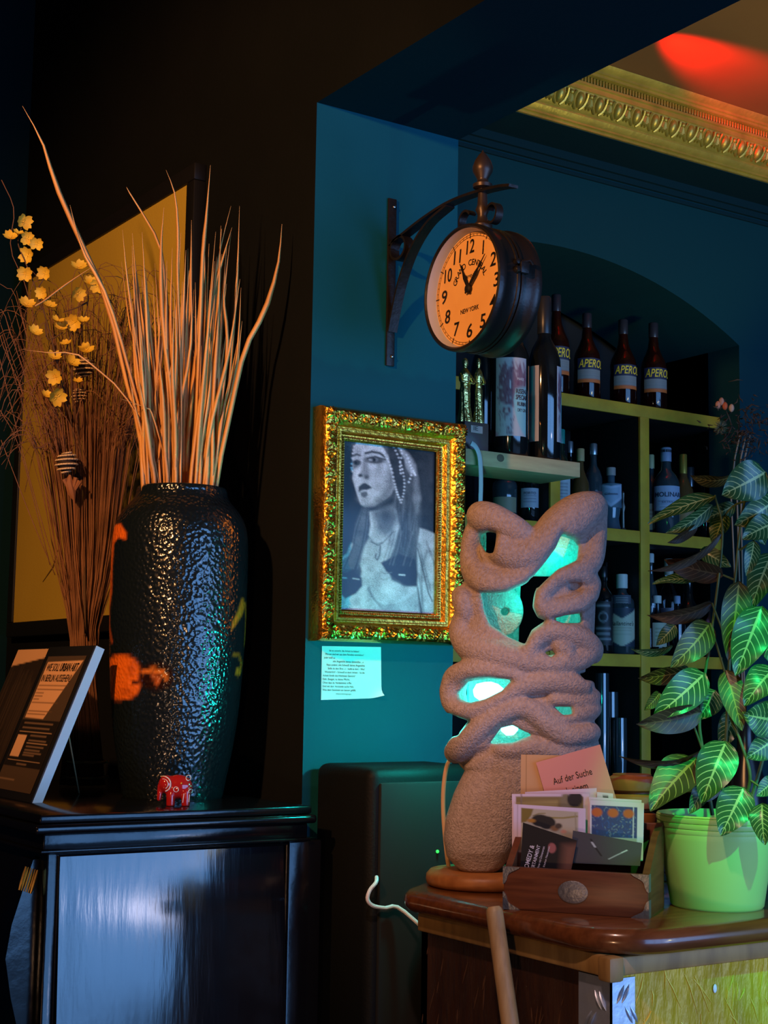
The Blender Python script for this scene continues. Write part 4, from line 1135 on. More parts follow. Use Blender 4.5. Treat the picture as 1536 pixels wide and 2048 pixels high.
put_text(tx, 'TERMINAL', df + lift + uz * Rd * .20, ur, uz, Rd * .085, Rd * .40)
tx.build('dial_lettering', m_ink, clk, smooth=False); tx = MB()
put_text(tx, 'NEW YORK', df + lift - uz * Rd * .40, ur, uz, Rd * .115, Rd * .52, bold=.015)
tx.build('dial_lettering', m_ink, clk, smooth=False)
def hand(name, ang, ln, w, tail, dz):
    d = ur * math.cos(ang) + uz * math.sin(ang); p = -ur * math.sin(ang) + uz * math.cos(ang); o = df + ax * dz
    poly = [o - d * tail + p * w * .6, o + p * w * .8, o + d * ln * .45 + p * w * 1.3, o + d * ln * .62 + p * w * .55, o + d * ln + p * w * .15, o + d * ln - p * w * .15, o + d * ln * .62 - p * w * .55, o + d * ln * .45 - p * w * 1.3, o - p * w * .8, o - d * tail - p * w * .6]
    MB().prism(poly, ax * .0012).build(name, m_ink, clk, smooth=False)
mina = math.atan2(135, 118 / .57); houra = math.atan2(115, -38 / .57)
hand('minute_hand', math.radians(46), Rd * .70, .0036, .012, .006); hand('hour_hand', math.radians(117), Rd * .56, .0040, .012, .004)
MB().lathe([(.009, .002), (.009, .008), (.005, .010), (.0001, .0105)], df, 20, axis=ax).build('hand_hub', m_ink, clk)
# latch on the drum rim
t = MB(); a = math.radians(10); rd = np.array([0, -1.0, 0]) * math.cos(a) + uz * math.sin(a)
for q, z in ((-.010, 0), (.012, 0)):
    c = cC + rd * rr * .985 + np.array([q, 0, 0]); t.lathe([(.007, -.004), (.008, .004), (.006, .008), (.0001, .009)], c - uz * .008, 10, axis=rd); t.lathe([(.006, -.004), (.006, .006), (.0001, .008)], c + uz * .009, 10, axis=rd)
t.rbox(cC + rd * rr * .985 + np.array([-.006, -.010, -.014]), (.022, 0, 0), (0, .008, 0), (0, 0, .024), .002); t.tube([cC + rd * rr * 1.0 + np.array([.0, 0, .010]), cC + rd * rr * 1.07 + np.array([.015, 0, .012]), cC + rd * rr * 1.05 + np.array([.024, 0, .006])], .0035, 6)
t.build('latch', m_iron, clk)
# wall plate
zA = at(780, 398, Y=WY)[2]; zB = at(778, 733, Y=WY)[2]
t = MB(); t.rbox((KX - .011, WY - .007, zB), (.022, 0, 0), (0, .006, 0), (0, 0, zA - zB), .0015); t.build('wall_plate', m_iron, clk)
for z in (zA - .02, zB + .022): MB().ball((KX + .003, WY - .009, z), (.004, .003, .004), 8, 6).build('screw', mat('steel_screw', (.6, .65, .7), .25, 1.0), clk)
# top arm, brace and scrolls: flat iron bars bent in the plane X = KX
def strap(name, pts, w=.022, th_=.006, n=40, wl=None):
    q = spline([(KX, y, z) for y, z in pts], n); t = np.gradient(q, axis=0); t /= np.linalg.norm(t, axis=1)[:, None]
    nn = np.cross(t, (1.0, 0, 0)); ww = np.full(n, w) if wl is None else np.interp(np.linspace(0, 1, n), np.linspace(0, 1, len(wl)), wl)
    e = np.array([.5, 0, 0]); G = np.stack([q + e * ww[:, None] + nn * th_ / 2, q - e * ww[:, None] + nn * th_ / 2, q - e * ww[:, None] - nn * th_ / 2, q + e * ww[:, None] - nn * th_ / 2], 1)
    mb = MB(); fs = [(i * 4 + j, i * 4 + (j + 1) % 4, (i + 1) * 4 + (j + 1) % 4, (i + 1) * 4 + j) for i in range(n - 1) for j in range(4)] + [(3, 2, 1, 0), tuple((n - 1) * 4 + j for j in range(4))]
    mb.add(G.reshape(-1, 3), fs); return mb.build(name, m_iron, clk, sharp=50)
PZ = lambda px, py: tuple(at(px, py, X=KX)[1:])
strap('top_arm', [(WY - .006, PZ(785, 490)[1])] + [PZ(x, y) for x, y in ((805, 475), (850, 440), (900, 408), (950, 388), (1000, 375), (1027, 372))], w=.024)
strap('brace', [PZ(x, y) for x, y in ((784, 664), (792, 620), (806, 560), (828, 500), (860, 448), (900, 412))], w=.024)
cs_ = PZ(803, 497)
strap('scroll', [(cs_[0] + .030 * math.cos(a) * (1 - .0 * a), cs_[1] + .026 * math.sin(a)) for a in np.linspace(.2, 2 * PI + .1, 14)], w=.024)
yt = KYc; zt_ = KZc + KR
strap('scroll', [(yt + .052 + .020 * math.cos(a), zt_ + .030 + .022 * math.sin(a)) for a in np.linspace(-2.4, 2.6, 12)], w=.018, th_=.005)
strap('scroll', [(yt - .040 + .018 * math.cos(a), zt_ + .024 + .020 * math.sin(a)) for a in np.linspace(.6, 5.4, 12)], w=.018, th_=.005)
# finial and mount
zt0 = KZc + KR
fz = at(965, 300, X=KX)[2]; f0 = zt0
H_ = fz - f0
fin = [(.020, -.004), (.022, .008), (.012, .016), (.010, .030), (.015, .042), (.011, .052), (.009, H_ * .50), (.020, H_ * .52), (.021, H_ * .56), (.012, H_ * .59), (.012, H_ * .63), (.021, H_ * .72), (.022, H_ * .78), (.017, H_ * .86), (.009, H_ * .93), (.003, H_ * .97), (.0005, H_)]
MB().lathe(fin, (KX, KYc, f0), 20).build('finial', mat('bronzed_iron', (.06, .04, .03), .4, .5), clk, sharp=60)

# ================================================================== SCULPTED LAMP
LC = at(985, 1772, Z=KZ); rL, nL, kL = facing(LC)
lamp = thing('sculpture_lamp', 'tall twisted sand coloured stone lamp glowing turquoise through its openings', 'lamp', LC)
m_stone = mat('sandy_stone', (0.44, 0.345, 0.32), 0.9, col2=(0.32, 0.25, 0.235), nscale=140, bump=0.55, bscale=260, spec=.2)
# field in photo pixels: x right, y down, z towards the viewer
h = 2.7
gx = np.arange(868, 1222, h, dtype=np.float32); gy = np.arange(976, 1756, h, dtype=np.float32); gz = np.arange(-112, 116, h, dtype=np.float32)
Lx = np.interp(gy, [976, 1010, 1060, 1150, 1185, 1210, 1240, 1270, 1320, 1350, 1390, 1430, 1480, 1520, 1545, 1590, 1640, 1680, 1715, 1738, 1750], [945, 938, 930, 932, 912, 908, 920, 910, 922, 900, 890, 898, 908, 912, 928, 906, 890, 886, 893, 915, 935])
Rx = np.interp(gy, [976, 1000, 1080, 1200, 1300, 1340, 1360, 1470, 1505, 1530, 1560, 1600, 1650, 1690, 1720, 1738, 1750], [1190, 1195, 1196, 1190, 1186, 1172, 1188, 1186, 1178, 1150, 1112, 1075, 1048, 1030, 1015, 1000, 985])
Cx = ((Lx + Rx) / 2)[None, :, None]; Hw = ((Rx - Lx) / 2)[None, :, None]
Hd = np.interp(gy, [976, 1200, 1500, 1600, 1700, 1738, 1750], [74, 84, 86, 78, 72, 52, 34])[None, :, None]
X3, Z3 = gx[:, None, None], gz[None, None, :]
Y3 = gy[None, :, None]
p_ = 2.5
un = (np.abs((X3 - Cx) / Hw) ** p_ + np.abs(Z3 / Hd) ** p_) ** (1 / p_)
sd = ((un - 1) * np.minimum(Hw, Hd)).astype(np.float32)
rim = np.interp(gx, [868, 940, 960, 1000, 1040, 1080, 1120, 1160, 1185, 1222], [1030, 1022, 1022, 1050, 1068, 1066, 1035, 1010, 1000, 1000])[:, None, None]
backrim = np.interp(gx, [868, 950, 1060, 1150, 1222], [1060, 1062, 1070, 1040, 1015])[:, None, None]
rimz = np.where(Z3 > 0, rim, backrim)
sd = smax(sd, (rimz - Y3).astype(np.float32), 14)
sd = smax(sd, (Y3 - 1748).astype(np.float32), 10)
TH = 22
inner = np.maximum(sd + TH, Y3 - 1505)
shell = smax(sd, -np.where(Y3 < 1100, un * 0 + np.maximum((un - 1) * np.minimum(Hw, Hd) + TH, Y3 - 1505), inner), 8).astype(np.float32)
def zsurf(x, y):
    cx = np.interp(y, gy, Cx[0, :, 0]); hw = np.interp(y, gy, Hw[0, :, 0]); hd_ = np.interp(y, gy, Hd[0, :, 0])
    q = np.clip(1 - abs((x - cx) / hw) ** p_, 0, 1)
    return hd_ * q ** (1 / p_)
def tube3(field, pts, rs, k=9, sink=.35, zoff=0, carve=False):
    pts = np.array(pts, float); n = max(8, int(len(pts) * 4)); rs = np.interp(np.linspace(0, 1, n), np.linspace(0, 1, len(rs)), rs)
    q = spline(pts, n); q3 = np.array([(x, y, zsurf(x, y) - r * sink + zoff) for (x, y), r in zip(q, rs)])
    for i in range(n - 1):
        a, b = q3[i], q3[i + 1]; R = max(rs[i], rs[i + 1]) + k + 4
        lo = np.minimum(a, b) - R; hi = np.maximum(a, b) + R
        i0, i1 = np.searchsorted(gx, [lo[0], hi[0]]); j0, j1 = np.searchsorted(gy, [lo[1], hi[1]]); k0, k1 = np.searchsorted(gz, [lo[2], hi[2]])
        if i1 <= i0 or j1 <= j0 or k1 <= k0: continue
        xs_, ys_, zs_ = gx[i0:i1, None, None], gy[None, j0:j1, None], gz[None, None, k0:k1]
        d = b - a; dd = np.dot(d, d) + 1e-6
        t_ = np.clip(((xs_ - a[0]) * d[0] + (ys_ - a[1]) * d[1] + (zs_ - a[2]) * d[2]) / dd, 0, 1)
        f = np.sqrt((xs_ - a[0] - t_ * d[0]) ** 2 + (ys_ - a[1] - t_ * d[1]) ** 2 + (zs_ - a[2] - t_ * d[2]) ** 2) - (rs[i] + (rs[i + 1] - rs[i]) * t_)
        sub = field[i0:i1, j0:j1, k0:k1]
        field[i0:i1, j0:j1, k0:k1] = smax(sub, -f, k) if carve else smin(sub, f, k)
def hole(field, pts, z0=6, k=10, z1=None, back=False):
    pts = np.array(pts, float); R = 16
    i0, i1 = np.searchsorted(gx, [pts[:, 0].min() - R, pts[:, 0].max() + R]); j0, j1 = np.searchsorted(gy, [pts[:, 1].min() - R, pts[:, 1].max() + R])
    XX, YY = np.meshgrid(gx[i0:i1], gy[j0:j1], indexing='ij')
    # round the outline a little
    g = poly_sd(XX, YY, pts)[:, :, None]
    zz_ = gz[None, None, :]
    g = np.maximum(g, (zz_ + z0) if back else (z0 - zz_))
    field[i0:i1, j0:j1] = smax(field[i0:i1, j0:j1], -g, k)
fld = shell.copy()
# grooves first
for pts, rs in (([(925, 1188), (960, 1188), (1010, 1190)], [8, 10, 6]), ([(905, 1338), (950, 1332), (1010, 1348), (1080, 1352), (1150, 1342), (1195, 1338)], [9, 10, 9, 9, 10, 12]),
                ([(905, 1440), (940, 1450), (985, 1440), (1030, 1405), (1080, 1392), (1150, 1398), (1190, 1402)], [10, 9, 9, 7, 7, 9, 9]), ([(1045, 1420), (1075, 1440), (1110, 1470), (1160, 1492), (1195, 1490)], [6, 8, 9, 9, 9]),
                ([(905, 1530), (940, 1520), (985, 1496)], [10, 8, 5]), ([(1060, 1474), (1100, 1495), (1150, 1512), (1190, 1512)], [6, 8, 10, 12]), ([(950, 1062), (945, 1110), (955, 1140)], [5, 6, 5])):
    tube3(fld, pts, rs, k=8, sink=0, carve=True)
T = [([(955, 1038), (985, 1048), (1020, 1066), (1046, 1080)], [24, 22, 20, 15], .1, 8),
     ([(1182, 1018), (1150, 1036), (1115, 1062), (1080, 1098), (1040, 1120), (1005, 1112), (992, 1100)], [26, 34, 33, 28, 26, 22, 18], .3, 10),
     ([(941, 1066), (936, 1110), (946, 1152), (985, 1176), (1035, 1166), (1085, 1132), (1112, 1105)], [14, 15, 20, 20, 17, 14, 10], .35, 4),
     ([(1188, 1020), (1184, 1080), (1174, 1128), (1140, 1150), (1105, 1162), (1080, 1192)], [18, 20, 20, 17, 16, 14], .4, 4),
     ([(1076, 1196), (1076, 1222), (1105, 1228), (1150, 1212), (1180, 1192)], [15, 18, 18, 15, 12], .3, 8),
     ([(1128, 1160), (1160, 1158), (1180, 1170), (1176, 1190)], [12, 12, 12, 10], .4, 3),
     ([(916, 1196), (928, 1232), (918, 1268), (940, 1300), (985, 1314), (1040, 1326), (1100, 1330), (1150, 1322), (1182, 1300)], [15, 16, 18, 24, 24, 22, 18, 18, 18], .35, 5),
     ([(1052, 1318), (1060, 1290), (1090, 1270), (1130, 1272), (1170, 1290), (1186, 1312)], [13, 15, 15, 16, 17, 15], .3, 7), ([(1072, 1330), (1105, 1336), (1128, 1322), (1126, 1302), (1112, 1296)], [10, 11, 10, 9, 8], .3, 6),
     ([(897, 1385), (908, 1358), (945, 1346), (1000, 1352), (1045, 1366)], [14, 15, 14, 13, 9], .3, 6), ([(895, 1388), (906, 1418), (945, 1424), (990, 1404), (1040, 1378), (1100, 1366), (1160, 1376)], [15, 14, 13, 13, 14, 18, 16], .35, 6),
     ([(908, 1510), (940, 1478), (980, 1442), (1030, 1418), (1066, 1428), (1092, 1452), (1130, 1472), (1180, 1466)], [20, 18, 15, 14, 14, 15, 17, 16], .3, 7),
     ([(1060, 1440), (1100, 1440), (1150, 1428), (1185, 1420)], [8, 10, 12, 14], .4, 2), ([(1100, 1402), (1150, 1404), (1188, 1396)], [8, 9, 12], .4, 2),
     ([(1000, 1500), (1060, 1496), (1120, 1506), (1178, 1492)], [12, 14, 16, 16], .5, 2)]
for pts, rs, sink, zo in T: tube3(fld, pts, [r * 1.16 for r in rs], k=10, sink=sink + .25, zoff=zo)
Hs_ = [[(958, 1075), (972, 1070), (988, 1074), (986, 1098), (982, 1116), (968, 1112), (958, 1094)],
       [(1118, 1076), (1140, 1086), (1152, 1100), (1148, 1126), (1110, 1146), (1072, 1182), (1058, 1166), (1086, 1132), (1106, 1104)],
       [(962, 1196), (1010, 1194), (1056, 1172), (1064, 1188), (1060, 1222), (1070, 1243), (1084, 1248), (1058, 1266), (1046, 1294), (1014, 1280), (978, 1256), (966, 1226)],
       [(1100, 1244), (1130, 1236), (1156, 1232), (1156, 1250), (1120, 1252)],
       [(1084, 1310), (1100, 1306), (1106, 1314), (1096, 1320)],
       [(916, 1392), (936, 1370), (975, 1364), (1018, 1366), (1000, 1386), (968, 1402), (938, 1410), (920, 1404)],
       [(980, 1488), (1000, 1460), (1022, 1454), (1056, 1471), (1022, 1486)],
       [(1104, 1416), (1136, 1416), (1140, 1430), (1122, 1432)], [(1156, 1350), (1190, 1346), (1200, 1362), (1166, 1362)], [(898, 1436), (934, 1447), (912, 1476), (898, 1470)]]
for i, pts in enumerate(Hs_): hole(fld, pts, z0=(10 if i not in (4, 7, 8, 9) else 30 if i < 8 else -45), k=15 if i in (1, 2, 5, 6) else 10)
hole(fld, [(1132, 1172), (1156, 1172), (1152, 1188), (1134, 1186)], z0=56, k=9)
hole(fld, [(1040, 1150), (1110, 1150), (1115, 1310), (1035, 1320)], z0=10, k=8, back=True)
hole(fld, [(950, 1066), (1000, 1066), (1000, 1130), (950, 1130)], z0=10, k=8, back=True)
hole(fld, [(860, 1350), (930, 1350), (930, 1505), (860, 1520)], z0=16, k=8, back=True)   # opening at the rear, towards the wall
# lit inner flap with a small round opening, seen through the largest hole
Xf, Yf = np.meshgrid(gx, gy, indexing='ij')
fl2 = np.minimum(np.sqrt((Xf - 992) ** 2 + ((Yf - 1226) * .95) ** 2) - 52, poly_sd(Xf, Yf, [(930, 1180), (1000, 1180), (1000, 1275), (930, 1260)]))
fl2 = np.maximum(fl2, -(np.sqrt((Xf - 1006) ** 2 + (Yf - 1228) ** 2) - 8))
flap = np.maximum(fl2[:, :, None], np.abs(Z3 - (18 - .18 * (X3 - 940))) - 7)
flap = np.maximum(flap, un * 60 - 58)
fld = smin(fld, flap.astype(np.float32), 8)
V, Q = surface_nets(fld, (gx[0], gy[0], gz[0]), h)
# smooth slightly (two Laplacian passes on quad edges)
for _ in range(3):
    acc = np.zeros_like(V); cnt = np.zeros(len(V))
    for a, b in ((0, 1), (1, 2), (2, 3), (3, 0)):
        np.add.at(acc, Q[:, a], V[Q[:, b]]); np.add.at(cnt, Q[:, a], 1)
    V = V * .5 + (acc / np.maximum(cnt, 1)[:, None]) * .5
zL = lambda py: near(985, py, LC)[2]
zt1, zb1 = zL(1000), zL(1740)
def lampW(V):
    zz = zt1 + (zb1 - zt1) * (V[:, 1] - 1000) / 740.0
    return np.array([LC[0], LC[1], 0]) + np.outer((V[:, 0] - 985) * kL * 1.0, rL) + np.outer(V[:, 2] * kL, nL) + np.outer(zz, (0, 0, 1.0))
# account for the image roll: shift x with height
V[:, 0] += -(V[:, 1] - 1400) * 0.0
lb = MB(); lb.add(lampW(V), Q[:, ::-1].tolist()).build('stone_body', m_stone, lamp, sharp=0)
lp = lambda x, y, z: lampW(np.array([[x, y, z]], float))[0]
# wooden foot disc
bc = lp(968, 1748, -2); zc = bc[2]
MB().lathe([(.105, 0), (.112, .004), (.114, .012), (.113, .022), (.106, .030), (.0, .030)], (bc[0], bc[1], KZ), 48).build('wooden_foot', mat('reddish_wood', (.34, .13, .035), .45, col2=(.24, .085, .022), nscale=6, stretch=(2, 10, 10)), lamp, sharp=50)
# light tube inside and cable
m_led = mat('turquoise_light', (.8, 1, 1), .5, emit=(.075, 1.0, .88), estr=15)
t = MB(); t.tube(spline([lp(945, 1392, 8), lp(985, 1388, 14), lp(1012, 1430, 4), lp(1018, 1474, 10)], 16), [.008] + [.017] * 14 + [.008], 12); t.build('light_tube', m_led, lamp)
light('lamp_glow_low', 'POINT', tuple(lp(1010, 1420, -8)), 0.45, (.004, .80, .62), shadow_soft_size=.02)
light('lamp_glow_rear', 'POINT', tuple(lp(912, 1430, -62)), 6.5, (.004, .80, .70), shadow_soft_size=.015)
light('lamp_glow_mid', 'POINT', tuple(lp(1046, 1206, 44)), 0.32, (.008, .85, .68), shadow_soft_size=.015)
light('lamp_glow_back', 'POINT', tuple(lp(1075, 1180, -30)), 0.22, (.004, .80, .62), shadow_soft_size=.015)
light('lamp_glow_top', 'POINT', tuple(lp(1100, 1110, -20)), 0.32, (.004, .80, .62), shadow_soft_size=.015)
t = MB(); cp = [lp(930, 1545, -20), lp(908, 1524, -30), lp(892, 1535, -36), lp(884, 1580, -40), lp(884, 1640, -44), lp(892, 1720, -50), lp(900, 1752, -60)]
cp[-1][2] = KZ + .005; t.tube(spline(cp, 30), .0045, 8); t.build('cable', mat('tan_cable', (.55, .33, .20), .6), lamp)
# ================================================================== BACK BAR SHELVES
m_yel = mat('yellow_painted_wood', (0.62, 0.38, 0.025), 0.6, col2=(0.48, 0.28, 0.018), nscale=10, bump=.1, bscale=80)
SY = 3.75; SD = .36
bz = [at(1175, 806, Y=SY)[2], at(1287, 1075, Y=SY)[2], at(1287, 1322, Y=SY)[2], at(1287, 1575, Y=SY)[2]]
unit = thing('back_bar_shelves', 'yellow painted shelf unit full of bottles inside the dark arched niche', 'shelf', (3.3, SY + .2, 0))
bt = .040
m_shb = mat('shade_dark_wood', (0.006, 0.006, 0.006), 0.6)  # niche shade put into the colour of boards and posts behind their yellow fronts
for z in bz:
    t = MB(); t.rbox((2.32, SY + .004, z - bt / 2), (1.74, 0, 0), (0, SD, 0), (0, 0, bt), .002); o = t.build('board', m_shb, unit)
    t = MB(); t.rbox((2.32, SY - .004, z - bt / 2 - .001), (1.74, 0, 0), (0, .010, 0), (0, 0, bt + .002), .002); t.build('yellow_front', m_yel, o)
for px, py in ((1108, 1000), (1287, 1000), (1470, 920)):
    x = at(px, py, Y=SY)[0]
    t = MB(); t.rbox((x - .020, SY + .004, 0), (.040, 0, 0), (0, SD - .005, 0), (0, 0, bz[0] - bt / 2), .002); o = t.build('post', m_shb, unit)
    t = MB(); t.rbox((x - .021, SY - .008, 0), (.042, 0, 0), (0, .011, 0), (0, 0, bz[0] - bt / 2), .002); t.build('yellow_front', m_yel, o)

# ---- bottle maker
g_clear = glass('clear_glass', (.85, .92, .95)); g_green = glass('green_glass', (.02, .10, .05)); g_brown = glass('brown_glass', (.10, .03, .01)); g_blue = glass('pale_blue_glass', (.55, .8, .95))
d_black = mat('dark_bottle_glass', (.005, .006, .006), .06, spec=.8, coat=.4); d_red = mat('orange_aperitif_glass', (.014, .002, .001), .08, spec=.5)
d_green = mat('dark_green_bottle', (.004, .02, .012), .06, spec=.8, coat=.4); d_blue = mat('bluish_spirit_glass', (.05, .09, .12), .08, spec=.8, coat=.4); d_amber = mat('amber_spirit_glass', (.10, .05, .015), .08, spec=.8)
d_grey = mat('clear_spirit_glass', (.03, .045, .05), .06, spec=.9, coat=.5)
SHAPES = {  # (radius factor, height factor)
    'wine': [(.9, 0), (1, .015), (1, .56), (.96, .62), (.75, .69), (.42, .75), (.36, .80), (.34, .95), (.40, .955), (.40, .985), (.33, 1)],
    'aperol': [(.9, 0), (1, .02), (1, .30), (.94, .40), (.98, .48), (.90, .55), (.62, .64), (.42, .72), (.34, .82), (.30, .93), (.30, 1)],
    'square': [(.92, 0), (1, .02), (1, .62), (.95, .68), (.62, .74), (.40, .78), (.36, .84), (.36, 1)],
    'round': [(.80, 0), (.95, .03), (1, .12), (1, .45), (.88, .58), (.55, .68), (.38, .74), (.33, .82), (.33, 1)],
    'flare': [(.95, 0), (.90, .03), (.78, .12), (.72, .20), (.85, .35), (1, .55), (.92, .64), (.5, .70), (.36, .74), (.34, .82), (.34, 1)]}
def bottle(name, label, foot, r, h, shape, m_body, cap=None, cap_h=.12, cap_r=.42, labels=(), group=None, square=False, cat='bottle', extra=None):
    """labels: list of (z0, z1, azimuth centre offset, half angle, draw function, texts)"""
    foot = np.asarray(foot, float); o = thing(name, label, cat, foot, group)
    rr_, nn_, _ = facing(foot)
    prof = [(a * r, b * h) for a, b in SHAPES[shape]]
    MB().lathe([(.0001, .001)] + prof + [(prof[-1][0] * .7, h)], foot, 4 if square else 28, cap=False, ref=(nn_ if not square else nn_ + rr_)).build('bottle_body', m_body, o, sharp=50 if not square else 30)
    if cap is not None:
        z = h * (1 - cap_h)
        MB().lathe([(cap_r * r * .96, z), (cap_r * r, z + .002), (cap_r * r, h * 1.004), (cap_r * r * .85, h * 1.012), (.0001, h * 1.012)], foot, 18, cap=False).build('cap', cap, o, sharp=50)
    for (z0, z1, az, ha, draw, texts) in labels:
        rl = r * np.interp((z0 + z1) / 2, [q[1] for q in SHAPES[shape]], [q[0] for q in SHAPES[shape]]) + .0012
        nx, ny = 34, 30
        if square: rl = rl * .7072 + .001
        A = np.linspace(-ha, ha, nx)[:, None]; Zz = np.linspace(z1 * h, z0 * h, ny)[None, :]
        def surf(a, z):
            a = np.asarray(a, float)
            if square:
                s = a * rl
                d = np.multiply.outer(s, rr_) + nn_ * rl
            else: d = rl * (np.multiply.outer(np.cos(a + az), nn_) + np.multiply.outer(np.sin(a + az), rr_))
            return foot + d + np.multiply.outer(np.asarray(z, float), (0, 0, 1.0))
        P = surf(A + 0 * Zz, Zz + 0 * A)
        U = (A + ha) / (2 * ha) + 0 * Zz; Vv = (Zz - z1 * h) / ((z0 - z1) * h) + 0 * A
        c = Canvas(U, Vv); draw(c)
        lo = MB().grid(P).build('label', paint_mat('bottle_label_print', .55), o, sharp=0, paint=np.clip(c.c, 0, 1).reshape(-1, 3))
        for (s, u0, v0, hh, ww, colr, kw) in texts:
            g, fs, w = text_geo(s, **kw); t = MB()
            aa = (u0 + g[:, 0] / w * ww - .5) * 2 * ha; zz = z1 * h + (v0 - g[:, 1] * hh) * (z0 - z1) * h
            P = surf(aa, zz); ctr_ = foot + np.array([0, 0, 1]) * (P[:, 2:3] - foot[2]); out_ = (P - ctr_); out_ /= np.linalg.norm(out_, axis=1)[:, None]
            t.add(P + (nn_[None] if square else out_) * .0008, fs); t.build('label_lettering', mat('ink_%.2f_%.2f_%.2f' % colr, colr, .6), lo, smooth=False)
    return o
def foot_at(px, board, dy=.06):
    x = at(px, 900, Y=SY + dy)[0]
    z = bz[board] + bt / 2
    return np.array([x, SY + dy, z])
kS = lambda P: np.dot(np.asarray(P) - EYE, FW) / F
flat = lambda col: (lambda c: c.c.__setitem__(slice(None), col))
# ---- four orange aperitif bottles on top
def lab_ap(c):
    c.c[:] = (.015, .022, .07)
    c.poly([(-.1, .46), (1.1, .46), (1.1, .86), (-.1, .86)], (.20, .23, .24), .02); c.poly([(-.1, .86), (1.1, .86), (1.1, 1.1), (-.1, 1.1)], (.55, .14, .03), .02)
    for y in (.55, .63, .72): c.line([(.1, y), (.9, y)], .025, (.16, .18, .2), .03, .6)
ap = [(1112, 'orange aperitif bottle on the top shelf, half hidden behind the big dark bottle', .05), (1174, 'orange aperitif bottle on the top shelf, second from the clock', .06), (1247, 'orange aperitif bottle on the top shelf, third from the clock', .07), (1308, 'orange aperitif bottle on the top shelf, rightmost of its row', .05)]
for px, lb_, dy in ap:
    f = foot_at(px, 0, dy); r = 27 * kS(f); h = (178 if px != 1112 else 205) * kS(f)
    bottle('aperitif_bottle', lb_, f, r, h, 'aperol', d_red, mat('dark_cap', (.02, .02, .03), .3), .16, .36,
           [(.19, .47, .25, 1.0, lab_ap, [('APEROL', .58, .38, .46, 1.05, (.75, .55, .04), dict(shear=.25, bold=.012))])], group='aperitif bottles on the top shelf')
# ---- second row, left bay
def lab_lines(bg, ink, n=5):
    def f(c):
        c.c[:] = bg
        for i in range(n):
            y = .25 + i * .6 / n; c.line([(.2, y), (.8, y)], .05, ink, .05, .8)
    return f
def B2(px, brd, rpx, hpx, shape, m, lab_, cap, labels=(), dy=.07, cap_h=.12, cap_r=.42, square=False, name='spirit_bottle', group='bottles on the back bar shelves'):
    f = foot_at(px, brd, dy); k = kS(f)
    return bottle(name, lab_, f, rpx * k, hpx * k, shape, m, cap, cap_h, cap_r, labels, group, square)
m_cork = mat('tan_cork', (.45, .33, .14), .6); m_silver = mat('silver_cap', (.5, .52, .55), .3, .8); m_bluecap = mat('pale_blue_cap', (.30, .36, .50), .45); m_goldcap = mat('gold_cap', (.5, .36, .06), .35, .6); m_tealcap = mat('teal_cap', (.02, .25, .20), .4); m_whitecap = mat('white_cap', (.55, .58, .52), .5); m_redcap = mat('red_cap', (.5, .02, .02), .35)
B2(1010, 1, 25, 118, 'square', d_grey, 'clear bottle with beige band label under the wall shelf, left', None, [(.16, .42, 0, 1.1, flat((.24, .22, .13)), [])], dy=.10)
B2(1060, 1, 20, 140, 'wine', d_black, 'dark bottle with small pale blue label under the wall shelf', None, [(.22, .50, 0, 1.0, lab_lines((.30, .36, .42), (.12, .15, .2), 4), [('PORTO', .5, .34, .22, .6, (.08, .1, .14), {})])])
B2(1122, 1, 19, 195, 'wine', d_green, 'bottle with teal cap beside the wall shelf end', m_tealcap, [(.18, .52, 0, 1.2, lab_lines((.42, .48, .50), (.12, .14, .16), 6), [])], cap_h=.14)
B2(1140, 1, 15, 180, 'wine', d_black, 'slim black bottle with small blue neck tag behind the wall shelf end', m_silver, [(.70, .76, 0, 1.0, flat((.3, .36, .5)), [])], dy=.16)
B2(1161, 1, 19, 160, 'round', d_amber, 'amber bottle with tan cork beside the shelf end', m_cork, [(.10, .26, 0, 1.1, flat((.25, .2, .12)), [])], cap_h=.15)
B2(1187, 1, 18, 175, 'wine', d_grey, 'clear bottle with silver pourer and reddish label behind the lamp peak', m_silver, [(.12, .45, 0, 1.2, lab_lines((.16, .05, .05), (.4, .3, .25), 5), [])], dy=.10)
def lab_shield(c):
    c.c[:] = (.06, .12, .16); c.poly([(0, .02), (.5, .12), (1, .02), (1, .6), (.5, .98), (0, .6)], (.36, .46, .58), .03); c.poly([(.12, .14), (.5, .22), (.88, .14), (.86, .56), (.5, .84), (.14, .56)], (.25, .36, .48), .03); c.line([(.25, .45), (.75, .45)], .05, (.1, .14, .2), .04)
B2(1222, 1, 22, 128, 'flare', d_blue, 'pale blue flared bottle with shield label, wooden stopper', mat('grey_stopper', (.30, .27, .24), .6), [(.36, .74, 0, 1.15, lab_shield, [('Gibson', .5, .48, .14, .5, (.06, .08, .12), dict(shear=.2))])], cap_h=.12)
f = foot_at(1246, 1, .05); k = kS(f); o = thing('bottle_pourer_stand', 'thin grey metal ornament right of the flared blue bottle', 'ornament', f)
MB().lathe([(6 * k, 0), (7 * k, 4 * k), (3 * k, 8 * k), (2.5 * k, 40 * k), (5 * k, 50 * k), (2 * k, 60 * k), (3 * k, 78 * k), (.0001, 82 * k)], f, 12).build('stand', mat('dull_metal', (.2, .2, .18), .4, .7), o)
